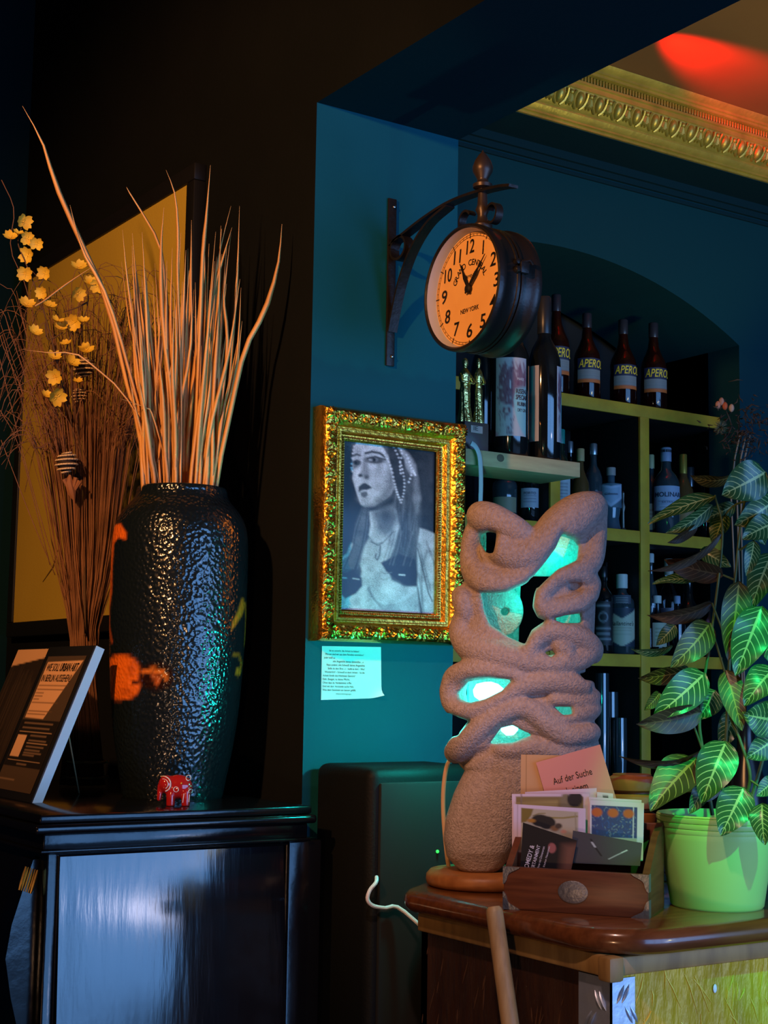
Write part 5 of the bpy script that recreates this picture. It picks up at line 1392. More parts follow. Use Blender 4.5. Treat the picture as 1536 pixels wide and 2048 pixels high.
# second row, right bay
def lab_mol(c):
    c.c[:] = (.34, .42, .56); c.poly([(.05, .95), (.2, .78), (.8, .78), (.95, .95)], (.42, .5, .62), .04)
    c.line([(.2, .62), (.8, .62)], .03, (.15, .18, .25), .03, .7); c.line([(.25, .86), (.75, .86)], .03, (.2, .2, .3), .03, .7)
B2(1332, 1, 27, 178, 'wine', d_grey, 'large clear liqueur bottle with pale blue label and ribbed cap', m_bluecap, [(.28, .56, .10, 1.15, lab_mol, [('MOLINARI', .55, .44, .26, .95, (.03, .04, .07), dict(bold=.02)), ('EXTRA', .5, .70, .12, .34, (.1, .12, .18), {})])], cap_h=.15, cap_r=.40)
B2(1302, 1, 16, 165, 'wine', d_grey, 'narrow bottle with pale yellow cap beside the yellow post', mat('pale_yellow_cap', (.45, .45, .22), .5), [(.08, .40, 0, 1.2, lab_lines((.34, .36, .22), (.2, .1, .05), 4), [])], cap_h=.16, dy=.12)
B2(1366, 1, 22, 168, 'round', d_amber, 'amber bottle with tall gold neck right of the blue label bottle', m_goldcap, [(.12, .42, 0, 1.2, flat((.30, .18, .06)), [])], cap_h=.30, cap_r=.36)
B2(1381, 1, 17, 152, 'wine', d_black, 'dark bottle with grey silver capsule behind the amber bottle', m_silver, cap_h=.26, cap_r=.44, dy=.18)
B2(1408, 1, 17, 120, 'wine', d_black, 'short dark bottle with thin silver top near the right post', m_silver, cap_h=.2, cap_r=.2, dy=.10)
# third row, left bay
def lab_bal(c):
    c.c[:] = (.02, .03, .05); c.poly([(0, .02), (.5, .28), (1, .02), (1, .78), (.5, 1.0), (0, .78)], (.44, .46, .33), .02)
    for y in (.52, .58, .64, .70): c.line([(.2, y), (.8, y)], .018, (.25, .26, .18), .02, .7)
B2(1243, 2, 25, 160, 'square', d_grey, 'square shouldered whisky bottle with cream chevron label and pale cap', m_whitecap, [(.10, .58, 0, 1.35, lab_bal, [("Ballantine's", .52, .46, .16, .74, (.03, .03, .03), dict(shear=.35)), ]), (.60, .74, 0, .8, lab_lines((.05, .06, .08), (.3, .32, .3), 3), [])], cap_h=.17, cap_r=.46, dy=.05)
def lab_jd(c):
    c.c[:] = (.010, .010, .011)
    for y, w in ((.1, .3), (.62, .34), (.74, .3), (.86, .36)): c.line([(.5 - w, y), (.5 + w, y)], .05, (.25, .27, .28), .03, .8)
    c.ell(.5, .36, .22, .12, (.2, .22, .23), .03); c.ell(.5, .36, .17, .09, (.01, .01, .012), .03)
B2(1206, 2, 20, 175, 'square', d_black, 'black labelled whisky bottle half hidden by the lamp edge', mat('black_cap', (.01, .01, .01), .3), [(.10, .60, 0, 1.1, lab_jd, [])], dy=.06)
B2(1212, 2, 14, 185, 'wine', d_black, 'tall dark bottle at the back behind the black labelled whisky', mat('black_cap', (.01, .01, .01), .3), dy=.17)
# third row, right bay
B2(1312, 2, 22, 120, 'round', g_clear, 'clear round bottle at the left of the lower right bay', m_whitecap, [(.15, .55, .3, .7, lab_lines((.40, .40, .28), (.2, .2, .12), 4), [])], cap_h=.12)
B2(1300, 2, 14, 205, 'wine', d_grey, 'tall bottle with white stopper close to the yellow post', m_whitecap, cap_h=.08, dy=.16, cap_r=.5)
B2(1336, 2, 20, 195, 'wine', g_clear, 'tall clear bottle with beige capsule behind the plant leaves', mat('beige_capsule', (.42, .34, .28), .5), [(.1, .5, 0, 1.0, lab_lines((.22, .20, .28), (.1, .1, .12), 5), [])], cap_h=.16, cap_r=.46, dy=.13)
B2(1374, 2, 28, 158, 'round', d_black, 'dark round bottle with bright red cap behind the leaves', m_redcap, cap_h=.18, cap_r=.32)
B2(1352, 2, 16, 120, 'square', d_black, 'small dark bottle in front of the red capped one', m_bluecap, dy=.04)
B2(1418, 2, 13, 115, 'flare', mat('pink_glass', (.5, .16, .25), .1, spec=.8), 'slim pink glass bottle glimpsed between the leaves', None)
# fourth row: tall glasses
for i, (px, hpx, rpx, lb_) in enumerate([(1204, 215, 14, 'tall clear glass just right of the lamp body'), (1220, 175, 16, 'tall clear glass in the middle of the lowest bay'), (1238, 125, 15, 'shorter clear glass near the lowest yellow post'), (1195, 120, 14, 'short clear glass half hidden by the lamp body')]):
    f = foot_at(px, 3, .05 + .05 * (i % 2)); k = kS(f); o = thing('tall_glass', lb_, 'glass', f, 'glasses in the lowest bay')
    MB().lathe([(.0001, .004), (rpx * k * .75, .004), (rpx * k * .8, .0), (rpx * k * .85, 10 * k), (rpx * k, hpx * k * .5), (rpx * k * .96, hpx * k), (rpx * k * .90, hpx * k), (rpx * k * .93, hpx * k * .5), (rpx * k * .78, 14 * k), (.0001, 14 * k)], f, 24, cap=False).build('glass_body', mat('tumbler_glass', (.03, .04, .045), .05, spec=1.0, coat=.6), o)
# dry bouquet at the right post
DQ = np.array([at(1490, 900, Y=SY - .27)[0], SY - .27, 0])
bq = thing('dry_bouquet', 'dark dried flower bouquet in shadow beside the right shelf post', 'dried flowers', np.array([DQ[0], DQ[1], at(1480, 900, Y=SY - .27)[2]]))
m_dry = mat('dark_dried_flowers', (.035, .028, .022), .8); t = MB(); R3 = np.random.RandomState(5)
for i in range(240):
    px = R3.normal(1492, 30); py = R3.normal(862, 28); a = near(px, py, DQ + np.array([0, 0, 2.3]), R3.normal(0, .05)); b_ = a + R3.normal(0, .016, 3)
    t.tube([a, (a + b_) / 2 + R3.normal(0, .003, 3), b_], [.0008, .0028, .0006], 4)
t.build('dried_florets', m_dry, bq, sharp=0, kind='stuff')
t = MB()
for i in range(90):
    d = R3.normal(0, 1, 3); d /= np.linalg.norm(d); c = near(1441, 855, DQ + np.array([0, 0, 2.3]), .05); t.tube([c, c + d * 15 * kS(c)], [.0012, .0004], 4)
t.build('thistle_head', mat('grey_green_thistle', (.10, .14, .09), .8), bq, sharp=0, kind='stuff')
for x, y, c in ((1436, 810, (.4, .2, .14)), (1443, 803, (.35, .2, .15)), (1450, 812, (.4, .09, .03)), (1463, 816, (.4, .28, .2))):
    MB().ball(near(x, y, DQ + np.array([0, 0, 2.3]), .04), (6 * .00155, 6 * .00155, 9 * .00155), 8, 6).build('bud', mat('bud_%d' % x, c, .7), bq)
base_v = np.array([near(1480, 985, DQ + np.array([0, 0, 2.3]))[0], DQ[1], .92])
for x in (1470, 1482, 1490):
    p3 = near(x - 8, 985, DQ + np.array([0, 0, 2.3]))
    MB().tube([near(x + 10, 870, DQ + np.array([0, 0, 2.3])), near(x, 915, DQ + np.array([0, 0, 2.3])), p3, base_v * .5 + p3 * .5, base_v + np.array([(x - 1480) * .0006, 0, .30])], .003, 5).build('stalk', mat('pale_stalk', (.16, .17, .14), .7), bq)
MB().lathe([(.05, 0), (.055, .01), (.07, .16), (.06, .30), (.03, .40), (.028, .46), (.036, .50), (.030, .50), (.022, .45), (.02, .3)], base_v, 28).build('vase', mat('dark_vase_glaze', (.01, .012, .015), .25), bq)
wk = thing('back_counter', 'dark work counter along the back bar, hidden behind the plant pot', 'counter', (3.8, 3.45, 0))
MB().box((2.6, 3.26, 0), (5.6, 3.62, .88)).build('cupboard', m_shb, wk, smooth=False)
MB().rbox((2.58, 3.23, .88), (3.04, 0, 0), (0, .40, 0), (0, 0, .04), .004).build('worktop', mat('dark_worktop', (.02, .016, .013), .4), wk)

# ================================================================== WALL SHELF with big bottles and statuette
PSY0, PSY1 = 2.94, 3.10
pr_ = at(1160, 925, Y=PSY0); PSZ = pr_[2]; th_ = PSZ - at(1160, 955, Y=PSY0)[2]
ws = thing('wall_shelf', 'thick raw wooden shelf board fixed to the pillar, lit green from below', 'shelf', (WX1, PSY0 + .08, PSZ - th_))
t = MB(); t.rbox((WX1 + .001, PSY0, PSZ - th_), (pr_[0] - WX1, 0, 0), (0, PSY1 - PSY0, 0), (0, 0, th_), .002); t.build('board', mat('raw_shelf_wood', (.46, .38, .18), .7, col2=(.36, .28, .13), nscale=6, stretch=(2, 12, 12)), ws)
t = MB(); t.ball(at(1001, 916, Y=PSY0), (.012, .0012, .010), 10, 6); t.build('wood_knot', mat('wood_knot', (.10, .08, .04), .7), ws)
t = MB(); sp = spline([at(x, y, Y=PSY0 - .012) for x, y in ((942, 886), (951, 893), (958, 908), (961, 930), (962, 970), (960, 1030))], 20); t.tube(sp, .0065, 8, flat=((0, 1, 0), .25)); t.build('strap', mat('grey_strap', (.45, .50, .48), .5), ws)
k = kS((2.4, 3.0, 2.1)); yb = PSY0 + .06
def xs_at(px): return at(px, 880, Y=yb)[0]
def lab_art(c):
    c.c[:] = (.36, .38, .40)
    R = np.random.RandomState(9); pur = (.13, .03, .06)
    c.poly([(.12, .55), (.10, .25), (.2, .12), (.3, .05), (.42, .16), (.52, .03), (.62, .18), (.76, .06), (.86, .2), (.98, .1), (1.0, .3), (.9, .5), (.7, .62), (.4, .62)], pur, .03, .8)
    for i in range(150):
        x, y = R.rand() * .9 + .08, R.rand() * .9 + .06; a = R.rand() * 6.3; l = R.uniform(.03, .09)
        if (x > .55 and y > .35): continue
        c.line([(x, y), (x + l * math.cos(a), y + l * .6 * math.sin(a))], .022, pur if R.rand() < .75 else (.4, .4, .42), .02, .8)
    c.ell(.35, .68, .17, .075, (.34, .36, .38), .02); c.ell(.35, .68, .12, .05, pur, .02); c.ell(.35, .68, .06, .03, (.4, .4, .4), .02)
    c.poly([(.62, .40), (1.02, .36), (1.02, 1.0), (.85, .95), (.7, .84), (.6, .7), (.55, .55)], (.20, .42, .44), .04)
    c.line([(.45, .30), (.45, .38)], .03, (.6, .6, .6), .01); c.line([(.38, .33), (.52, .33)], .02, (.6, .6, .6), .01)
def lab_back(c):
    c.c[:] = (.34, .28, .26); c.poly([(0, 0), (.55, 0), (.55, .32), (.2, .4), (.5, .6), (0, .7)], (.05, .32, .32), .04)
    for i in range(14): c.line([(.1, .42 + i * .035), (.8, .42 + i * .035)], .014, (.10, .08, .08), .015, .7)
ink = (.05, .02, .03)
bottle('magnum_bottle', 'big dark bottle with purple illustrated label on the wall shelf', (xs_at(1018), yb, PSZ), 40 * k, 335 * k, 'wine', d_black, mat('black_foil', (.02, .02, .02), .35), .22, .42,
       [(.115, .585, .12, .82, lab_art, [('MARX', .78, .29, .05, .24, (.6, .6, .6), {}), ('RISEN', .80, .46, .085, .34, ink, dict(bold=.02)), ('SPECIAL', .82, .535, .085, .40, ink, dict(bold=.02)), ('RUBIN', .82, .615, .07, .30, ink, dict(bold=.02)), ('DRY GIN', .83, .69, .06, .30, ink, {})])], group='big bottles on the wall shelf')
bottle('magnum_bottle', 'big dark bottle showing its back label, right end of the wall shelf', (xs_at(1083), yb - .01, PSZ), 34 * k, 336 * k, 'wine', d_black, mat('black_foil', (.02, .02, .02), .35), .22, .42,
       [(.11, .57, -.75, .45, lab_back, []), (.11, .57, 1.25, .42, lab_art, [])], group='big bottles on the wall shelf')
bottle('magnum_bottle', 'plain dark bottle behind the gold statuette on the wall shelf', (xs_at(985), yb + .045, PSZ), 24 * k, 300 * k, 'wine', d_black, mat('black_foil', (.02, .02, .02), .35), .22, .42, [], group='big bottles on the wall shelf')
# statuette: two gilt draped figures on a small plinth
ys = PSY0 + .035; sx = lambda px: at(px, 800, Y=ys)[0]
stt = thing('gold_statuette', 'gold statuette of two draped standing figures beside the gilt frame', 'statuette', (sx(945), ys, PSZ))
m_gold = mat('polished_gold', (.85, .68, .22), .22, 1.0, bump=.35, bscale=110)
z1_ = at(950, 848, Y=ys)[2]
t = MB(); t.rbox((sx(918), ys - .025, PSZ), (sx(966) - sx(918), 0, 0), (0, .05, 0), (0, 0, z1_ - PSZ), .003); t.build('plinth', mat('dark_plinth', (.10, .06, .05), .4), stt)
def lp_draw(c): c.c[:] = (.45, .30, .27)
q0, q1 = at(941, 850, Y=ys - .026), at(966, 868, Y=ys - .026)
t = MB(); t.rbox((q0[0], ys - .0275, q1[2]), (q1[0] - q0[0] - .002, 0, 0), (0, .002, 0), (0, 0, q0[2] - q1[2]), .0005, 1); pl_ = t.build('name_plate', mat('pink_plate', (.5, .32, .28), .5), stt)
t = MB(); put_text(t, 'IE', (q0[0] + (q1[0] - q0[0]) * .4, ys - .0279, q1[2] + .006), (1, 0, 0), (0, 0, 1), .016, .014); t.build('plate_lettering', m_ink, pl_, smooth=False)
for pxc, wpx, top in ((930, 15, 716), (957, 11, 716)):
    hz = at(pxc, top, Y=ys)[2] - z1_; w = wpx * k; n_ = 48; cfx = sx(pxc)
    pf = [(1.0, 0), (1.05, .03), (.95, .10), (.80, .22), (.72, .35), (.78, .48), (.66, .56), (.75, .66), (.82, .74), (.60, .80), (.28, .84), (.28, .86), (.42, .90), (.44, .94), (.34, .98), (.05, 1.0)]
    ang = np.linspace(0, 2 * PI, n_, endpoint=False); pf = spline(np.array(pf), 60)
    P = []
    for r_, zq in pf:
        fold = 1 + .10 * np.sin(ang * 9 + zq * 6) * (zq < .78) * (1 - zq)
        P.append(np.column_stack([cfx + r_ * w * fold * np.cos(ang), ys + r_ * w * .7 * fold * np.sin(ang), np.full(n_, z1_ + zq * hz)]))
    t = MB(); t.add(np.concatenate(P), [(i * n_ + j, i * n_ + (j + 1) % n_, (i + 1) * n_ + (j + 1) % n_, (i + 1) * n_ + j) for i in range(59) for j in range(n_)])
    for s_ in (-1, 1): t.tube(spline([(cfx + s_ * w * .75, ys, z1_ + hz * .74), (cfx + s_ * w * 1.0, ys - w * .5, z1_ + hz * .62), (cfx + s_ * w * .2, ys - w * .9, z1_ + hz * .60)], 8), [.24 * w] * 4 + [.18 * w] * 4, 8)
    t.build('figure', m_gold, stt, sharp=0)

# ================================================================== WOODEN BOX WITH CARDS
b0 = at(1007, 1818, Z=KZ); b1 = at(1297, 1838, Z=KZ); u = (b1 - b0); BWd = np.linalg.norm(u); u /= BWd
n = np.array([u[1], -u[0], 0.0])                # towards the room
if np.dot(n, EYE - b0) < 0: n = -n
zup = np.array([0, 0, 1.0]); BH = .083; BDp = .15; bt_ = .012
hF = on_plane(1150, 1741, b0, n)[2] - KZ; BH = hF
box = thing('card_box', 'open dark wooden box with metal corners and oval plate, holding cards', 'box', b0 + u * BWd / 2 - n * BDp / 2)
m_bw = mat('red_brown_box_wood', (.15, .042, .014), .38, col2=(.085, .022, .008), nscale=7, stretch=(1.2, 1.2, 14))
m_pew = mat('pewter', (.22, .21, .20), .42, .75, bump=.15, bscale=150)
for P, a, c in ((b0 - n * bt_, u * BWd, BH), (b0 - n * BDp, u * BWd, BH + .075)):
    t = MB(); t.rbox(P, a, n * bt_, zup * c, .002); t.build('long_side', m_bw, box)
for s in (0, BWd - bt_):
    t = MB(); P = b0 + u * s - n * (BDp - bt_); a = -n * 0
    poly = [P, P + n * (BDp - 2 * bt_), P + n * (BDp - 2 * bt_) + zup * BH, P + n * .05 + zup * (BH + .055), P + zup * (BH + .075)]
    t.prism(poly, u * bt_); t.build('short_side', m_bw, box, smooth=False)
t = MB(); t.obox(b0 - n * (BDp - bt_) + u * bt_ + zup * .001, u * (BWd - 2 * bt_), n * (BDp - 2 * bt_), zup * .005); t.build('bottom', m_bw, box, smooth=False)
for sx_, sz_ in ((0, 0), (1, 0), (0, 1), (1, 1)):
    c = b0 + u * BWd * sx_ + zup * BH * sz_ + n * .0004; du = u * (1 if sx_ == 0 else -1); dz = zup * (1 if sz_ == 0 else -1)
    L_ = .030; pts = [c]
    pts += [c + du * L_]
    for q in np.linspace(0, 1, 9):
        a = q * PI / 2; rad = .0165 + .003 * math.cos(q * 4 * PI)
        pts.append(c + du * (L_ - .004 - (L_ - .006) * math.sin(a) ** 1.2 * .95) + dz * (.003 + (L_ - .006) * (1 - math.cos(a)) ** .8) + du * .0015 * math.sin(q * 3 * PI))
    pts += [c + dz * L_]
    t = MB(); t.prism(pts, n * .0012); t.build('corner_plate', m_pew, box, smooth=False)
    t = MB(); t.obox(c - n * .018 - du * .0012, du * .0012, n * .019, dz * L_); t.build('corner_edge', m_pew, box, smooth=False)
oc = on_plane(1146, 1784, b0, n); t = MB(); t.lathe([(.0001, 0.0006), (.0235, .0006), (.0245, .0016), (.022, .0024), (.0001, .0030)], (0, 0, 0), 32, axis=(0, 0, 1), cap=False)
t2 = MB(); vv_ = t.v[0]; P = oc + np.outer(vv_[:, 0] * 1.08, u) + np.outer(vv_[:, 1] * .78, zup) + np.outer(vv_[:, 2], n); t2.add(P, t.f); t2.build('oval_plate', m_pew, box)

# ---- cards standing in the box; each lies in a plane parallel to the front
zin = KZ + .007
def card(name, lab_, quad, depth, draw, nx=50, ny=40, cat='card', lean=.10, text=None, back=(.5, .45, .42), corners=None):
    """quad: photo pixels TL, TR, BR, BL"""
    nn = n * math.cos(lean) + zup * math.sin(lean); P0 = b0 - n * depth + zup * .08
    q = [on_plane(x, y, P0, nn) for x, y in quad]
    # run the lower corners on down to the bottom of the box
    for i, j in ((2, 1), (3, 0)):
        d = q[i] - q[j]
        if q[i][2] < zin: q[i] = q[j] + d * ((zin - q[j][2]) / d[2])
    o = thing(name, lab_, cat, (q[2] + q[3]) / 2)
    t = MB(); qq = [p - nn * .0008 for p in q]; t.prism([qq[3], qq[2], qq[1], qq[0]], nn * .0006); t.build('card_stock', mat('card_%.2f_%.2f_%.2f' % back, back, .7), o, smooth=False)
    sheet('printed_side', q[0], q[1], q[2], q[3], nx, ny, draw, paint_mat('card_print', .5), o, corners=corners)
    if text:
        ur_ = (q[1] - q[0]); W_ = np.linalg.norm(ur_); ur_ = ur_ / W_; vd = q[3] - q[0]; H_ = np.linalg.norm(vd); vd = vd / H_
        t = MB()
        for (s, x, y, h_, w_, kw) in text: put_text(t, s, q[0] + ur_ * W_ * x + vd * H_ * y + nn * .0008, ur_, -vd, h_ * H_, w_ * W_ if w_ else None, **{k_: v_ for k_, v_ in kw.items() if k_ != 'rot'})
        t.build('lettering', kw.get('mat', m_ink) if False else m_ink, o, smooth=False)
    return o, q, nn
def dplain(c1, edge=None):
    def f(c):
        c.c[:] = c1
        if edge: c.line([(.12, -.1), (.12, 1.1)], .012, edge, .01)
    return f
card('beige_booklet', 'plain beige booklet at the back of the card box', [(1042, 1509), (1130, 1511), (1130, 1745), (1040, 1745)], .128, dplain((.50, .30, .16), (.30, .17, .08)), back=(.45, .28, .15))
card('pink_card', 'tilted pink card with handwritten style German question', [(1072, 1525), (1200, 1489), (1245, 1640), (1115, 1676)], .118, dplain((.58, .24, .21)), back=(.5, .2, .18), lean=.12,
     text=[('Auf der Suche', .47, .34, .125, .60, {}), ('nach einem', .42, .50, .125, .46, {}), ('Raum?', .50, .66, .125, .30, {})])
def dframe(inner):
    def f(c):
        c.c[:] = (.62, .50, .62); inner(c)
    return f
wht = (.62, .50, .62)
card('white_bordered_photo', 'white bordered photo, only its top border showing under the pink card', [(1050, 1584), (1193, 1576), (1196, 1700), (1052, 1700)], .105, dplain(wht), back=wht)
card('small_white_card', 'small white card with dark print peeping out right of the photos', [(1194, 1584), (1226, 1587), (1228, 1700), (1196, 1700)], .100, lambda c: (c.c.__setitem__(slice(None), wht), c.poly([(.35, .05), (.7, .05), (.7, .09), (.35, .09)], (.05, .04, .05), .02)), back=wht, nx=30)
def dcat(c):
    c.c[:] = wht
    c.poly([(.05, .03), (.93, .03), (.93, .86), (.05, .86)], (.20, .15, .06), .01); c.poly([(.05, .12), (.6, .10), (.6, .2), (.05, .22)], (.32, .25, .10), .03)
    c.ell(.70, .12, .07, .14, (.20, .17, .10), .03); c.ell(.82, .08, .10, .12, (.015, .015, .02), .02); c.line([(.12, -.1), (.12, 1.1)], .01, (.2, .15, .15), .01)
card('cat_photo', 'white bordered photo with dark animal shapes, behind the reclining photo', [(1024, 1588), (1178, 1588), (1178, 1720), (1024, 1720)], .092, dcat, back=wht)
def dblue(c):
    c.c[:] = wht; R = np.random.RandomState(4)
    c.poly([(.03, .08), (.88, .08), (.88, .62), (.03, .62)], (.035, .045, .16), .01)
    for i in range(180):
        x, y = R.uniform(.04, .84), R.uniform(.10, .60); a = R.rand() * 6.3; c.line([(x, y), (x + .03 * math.cos(a), y + .03 * math.sin(a))], .010, (.03, .08, .32) if R.rand() < .6 else (.25, .27, .33), .012, .8)
    c.poly([(.80, .08), (.82, .08), (.82, .8), (.80, .8)], wht, .008)
    for x in (.13, .43, .72): c.ell(x, .20, .10, .075, (.48, .09, .03), .03)
    c.poly([(.25, .62), (.88, .62), (.88, .72), (.25, .72)], (.35, .30, .26), .02)
card('blue_painting_photo', 'white bordered photo of blue painting with orange spots', [(1180, 1600), (1288, 1606), (1286, 1722), (1180, 1720)], .082, dblue, back=(.30, .40, .62), nx=80, ny=80)
card('white_bordered_photo', 'white bordered photo edge standing behind the blue painting photo', [(1178, 1594), (1283, 1600), (1282, 1722), (1178, 1720)], .088, dplain(wht), back=wht)
def dcat2(c):
    c.c[:] = wht
    c.poly([(.11, .07), (.90, .09), (.90, .95), (.11, .95)], (.42, .37, .27), .01); c.poly([(.11, .07), (.28, .08), (.25, .22), (.18, .36), (.11, .38)], (.18, .13, .03), .02)
    c.line([(.28, .22), (.36, .17), (.44, .16)], .02, (.2, .16, .05), .02); c.line([(.5, .25), (.7, .24), (.88, .19)], .035, (.26, .21, .06), .02); c.line([(.86, .12), (.87, .5)], .015, (.3, .26, .16), .015)
    c.ell(.38, .32, .13, .13, (.012, .012, .014), .03); c.ell(.47, .36, .12, .14, (.012, .012, .014), .03); c.ell(.25, .33, .06, .04, (.45, .20, .03), .03); c.ell(.58, .48, .06, .06, (.25, .12, .05), .04); c.ell(.63, .42, .05, .06, (.06, .04, .03), .03); c.ell(.70, .54, .04, .04, (.6, .3, .2), .03)
    c.line([(.06, -.1), (.06, 1.1)], .008, (.25, .18, .2), .01)
card('reclining_photo', 'white bordered photo of a dark reclining shape in a pale room', [(1027, 1608), (1171, 1617), (1171, 1705), (1026, 1705)], .070, dcat2, back=wht, nx=90, ny=80)
def dblack(c):
    c.c[:] = (.006, .006, .008); c.poly([(.78, .25), (1.05, .10), (1.05, 1.1), (.80, 1.1)], (.20, .08, .05), .20, .8)
    c.ell(.575, .40, .075, .13, (.33, .10, .09), .02)
o, q, nn = card('comedy_flyer', 'black flyer with white comedy lettering at the front of the box', [(1046, 1645), (1154, 1681), (1142, 1742), (1040, 1742)], .040, dblack, back=(.02, .02, .02), lean=.05)
t = MB()
up_ = on_plane(1066, 1690, q[0], nn) - on_plane(1054, 1734, q[0], nn); up_ /= np.linalg.norm(up_); rt_ = np.cross(up_, nn); rt_ /= np.linalg.norm(rt_)
dn_ = -rt_ if np.dot(rt_, u) < 0 else rt_
kk = kS(q[0])
for s, x, y, h_, w_ in (('COMEDY &', 1062, 1718, 13, 54), ('ENTERTAINMENT', 1073, 1722, 10, 62), ('Die Show mit Dinnerarten', 1083, 1720, 7, 54), ('mit frischen Neuscenen', 1094, 1718, 6, 50)):
    c = on_plane(x, y, q[0], nn) + nn * .0012
    put_text(t, s, c, up_, -dn_, h_ * kk, w_ * kk, bold=.01 if h_ > 8 else 0)
t.build('lettering', mat('white_ink', (.62, .56, .62), .6), o, smooth=False)
def dgrey(c):
    c.c[:] = (.055, .055, .062)
    c.line([(.27, .18), (.32, .36), (.44, .70)], .030, (.015, .015, .018), .01); c.line([(.29, .28), (.34, .42)], .035, (.42, .42, .44), .012); c.line([(.55, .80), (.80, .40)], .022, (.42, .43, .46), .012); c.line([(.72, .52), (.80, .38)], .012, (.7, .7, .75), .01)
card('grey_brush_card', 'dark grey card printed with paintbrush and palette knife', [(1146, 1661), (1284, 1686), (1280, 1732), (1140, 1726)], .052, dgrey, back=(.04, .04, .045), lean=.06, nx=90, ny=50)

# ---- stacked wooden bowls behind the box
WC = at(1262, 1790, Z=KZ); WC = WC + (at(1262, 1700, Z=KZ) - WC) * 0; k = kS(WC) * 1.1
WC = np.array([b0[0], b0[1], KZ]) + u * (BWd + .012) - n * (BDp + .10)
rs_ = on_plane(1264, 1600, WC, n); WC = np.array([rs_[0], rs_[1], KZ]); k = kS(WC)
prev = KZ
ztop = on_plane(1264, 1548, WC, n)[2]
bw = thing('ribbed_wooden_jar', 'ribbed orange brown wooden jar behind the pink card', 'jar', WC)
nr = 7; hh = (ztop - KZ) / nr
for i in range(nr):
    z = KZ + i * hh; t = MB(); t.lathe([(.036, z), (.044, z + hh * .12), (.046, z + hh * .45), (.044, z + hh * .78), (.036, z + hh * .92), (.036, z + hh)], (WC[0], WC[1], 0), 32); t.build('ring', mat('orange_brown_wood', (.34, .12, .035), .4, col2=(.2, .06, .018), nscale=8), bw)
# dark glass ashtray stack between box and pot
AC = at(1318, 1760, Z=KZ)
asx = thing('ashtray_stack', 'stack of dark glass ashtrays between the box and the green pot', 'ashtray', AC); k = kS(AC)
for i in range(5):
    z = KZ + i * .018; MB().lathe([(.030, z), (.036, z + .003), (.038, z + .014), (.034, z + .0175), (.026, z + .0175), (.0, z + .010)], (AC[0], AC[1], 0), 8).build('ashtray', mat('dark_ashtray_glass', (.012, .013, .015), .12, spec=.8), asx, smooth=False)
# ================================================================== POTTED ZEBRA PLANT
def leaf_mat(name, base, base2, vein, gloss=.3):
    m = bpy.data.materials.new(name); m.use_nodes = True; nt = m.node_tree; L = nt.links.new; b = nt.nodes['Principled BSDF']
    uv = nt.nodes.new('ShaderNodeUVMap'); sp = nt.nodes.new('ShaderNodeSeparateXYZ'); L(uv.outputs[0], sp.inputs[0])
    def M(op, a, b_=None, c=None):
        x = nt.nodes.new('ShaderNodeMath'); x.operation = op
        for i, q in enumerate((a, b_, c)):
            if q is None: continue
            if isinstance(q, (int, float)): x.inputs[i].default_value = q
            else: L(q, x.inputs[i])
        return x.outputs[0]
    U, V_ = sp.outputs[0], sp.outputs[1]
    av = M('ABSOLUTE', M('SUBTRACT', M('MULTIPLY', V_, 2.0), 1.0))
    s = M('SUBTRACT', M('MULTIPLY', U, 9.0), M('MULTIPLY', M('POWER', av, 1.3), 2.1))
    fr_ = M('ABSOLUTE', M('SUBTRACT', M('FRACT', s), 0.5))
    lat = M('MULTIPLY', M('LESS_THAN', fr_, M('SUBTRACT', .085, M('MULTIPLY', av, .03))), M('LESS_THAN', av, .88))
    mid = M('LESS_THAN', av, M('SUBTRACT', .085, M('MULTIPLY', U, .05)))
    vn = M('MAXIMUM', lat, mid)
    tc = nt.nodes.new('ShaderNodeTexCoord'); no = nt.nodes.new('ShaderNodeTexNoise'); no.inputs['Scale'].default_value = 18; L(tc.outputs['Object'], no.inputs['Vector'])
    mx0 = nt.nodes.new('ShaderNodeMix'); mx0.data_type = 'RGBA'; L(no.outputs['Fac'], mx0.inputs['Factor']); mx0.inputs['A'].default_value = (*base, 1); mx0.inputs['B'].default_value = (*base2, 1)
    mx = nt.nodes.new('ShaderNodeMix'); mx.data_type = 'RGBA'; L(M('MULTIPLY', vn, .85), mx.inputs['Factor']); L(mx0.outputs['Result'], mx.inputs['A']); mx.inputs['B'].default_value = (*vein, 1)
    L(mx.outputs['Result'], b.inputs['Base Color']); b.inputs['Roughness'].default_value = gloss
    bp = nt.nodes.new('ShaderNodeBump'); bp.inputs['Strength'].default_value = .25; bp.inputs['Distance'].default_value = .002; L(vn, bp.inputs['Height']); bp.invert = True; L(bp.outputs[0], b.inputs['Normal'])
    return m
m_leaf = leaf_mat('zebra_leaf', (.018, .075, .022), (.030, .11, .030), (.42, .55, .20))
m_leaf2 = leaf_mat('old_zebra_leaf', (.055, .055, .014), (.035, .045, .012), (.34, .30, .08), .4)
m_dryl = leaf_mat('withered_leaf', (.060, .032, .014), (.030, .018, .009), (.12, .07, .03), .45)
PC = at(1434, 1812, Z=KZ); rP, nP, kP = facing(PC)
plant = thing('potted_plant', 'zebra plant with pale veined leaves in a lime green plastic pot', 'plant', PC)
zp = lambda py: near(1434, py, PC)[2]
m_pot = mat('lime_plastic', (.36, .66, .19), .42)
ph_ = zp(1626) - KZ; R0, R1 = 92 * kP, 119 * kP
prp = [(R0 * .96, 0), (R0, .004), (R0 + (R1 - R0) * .78, ph_ * .74), (R0 + (R1 - R0) * .79, ph_ * .745), (R0 + (R1 - R0) * .82, ph_ * .80)]
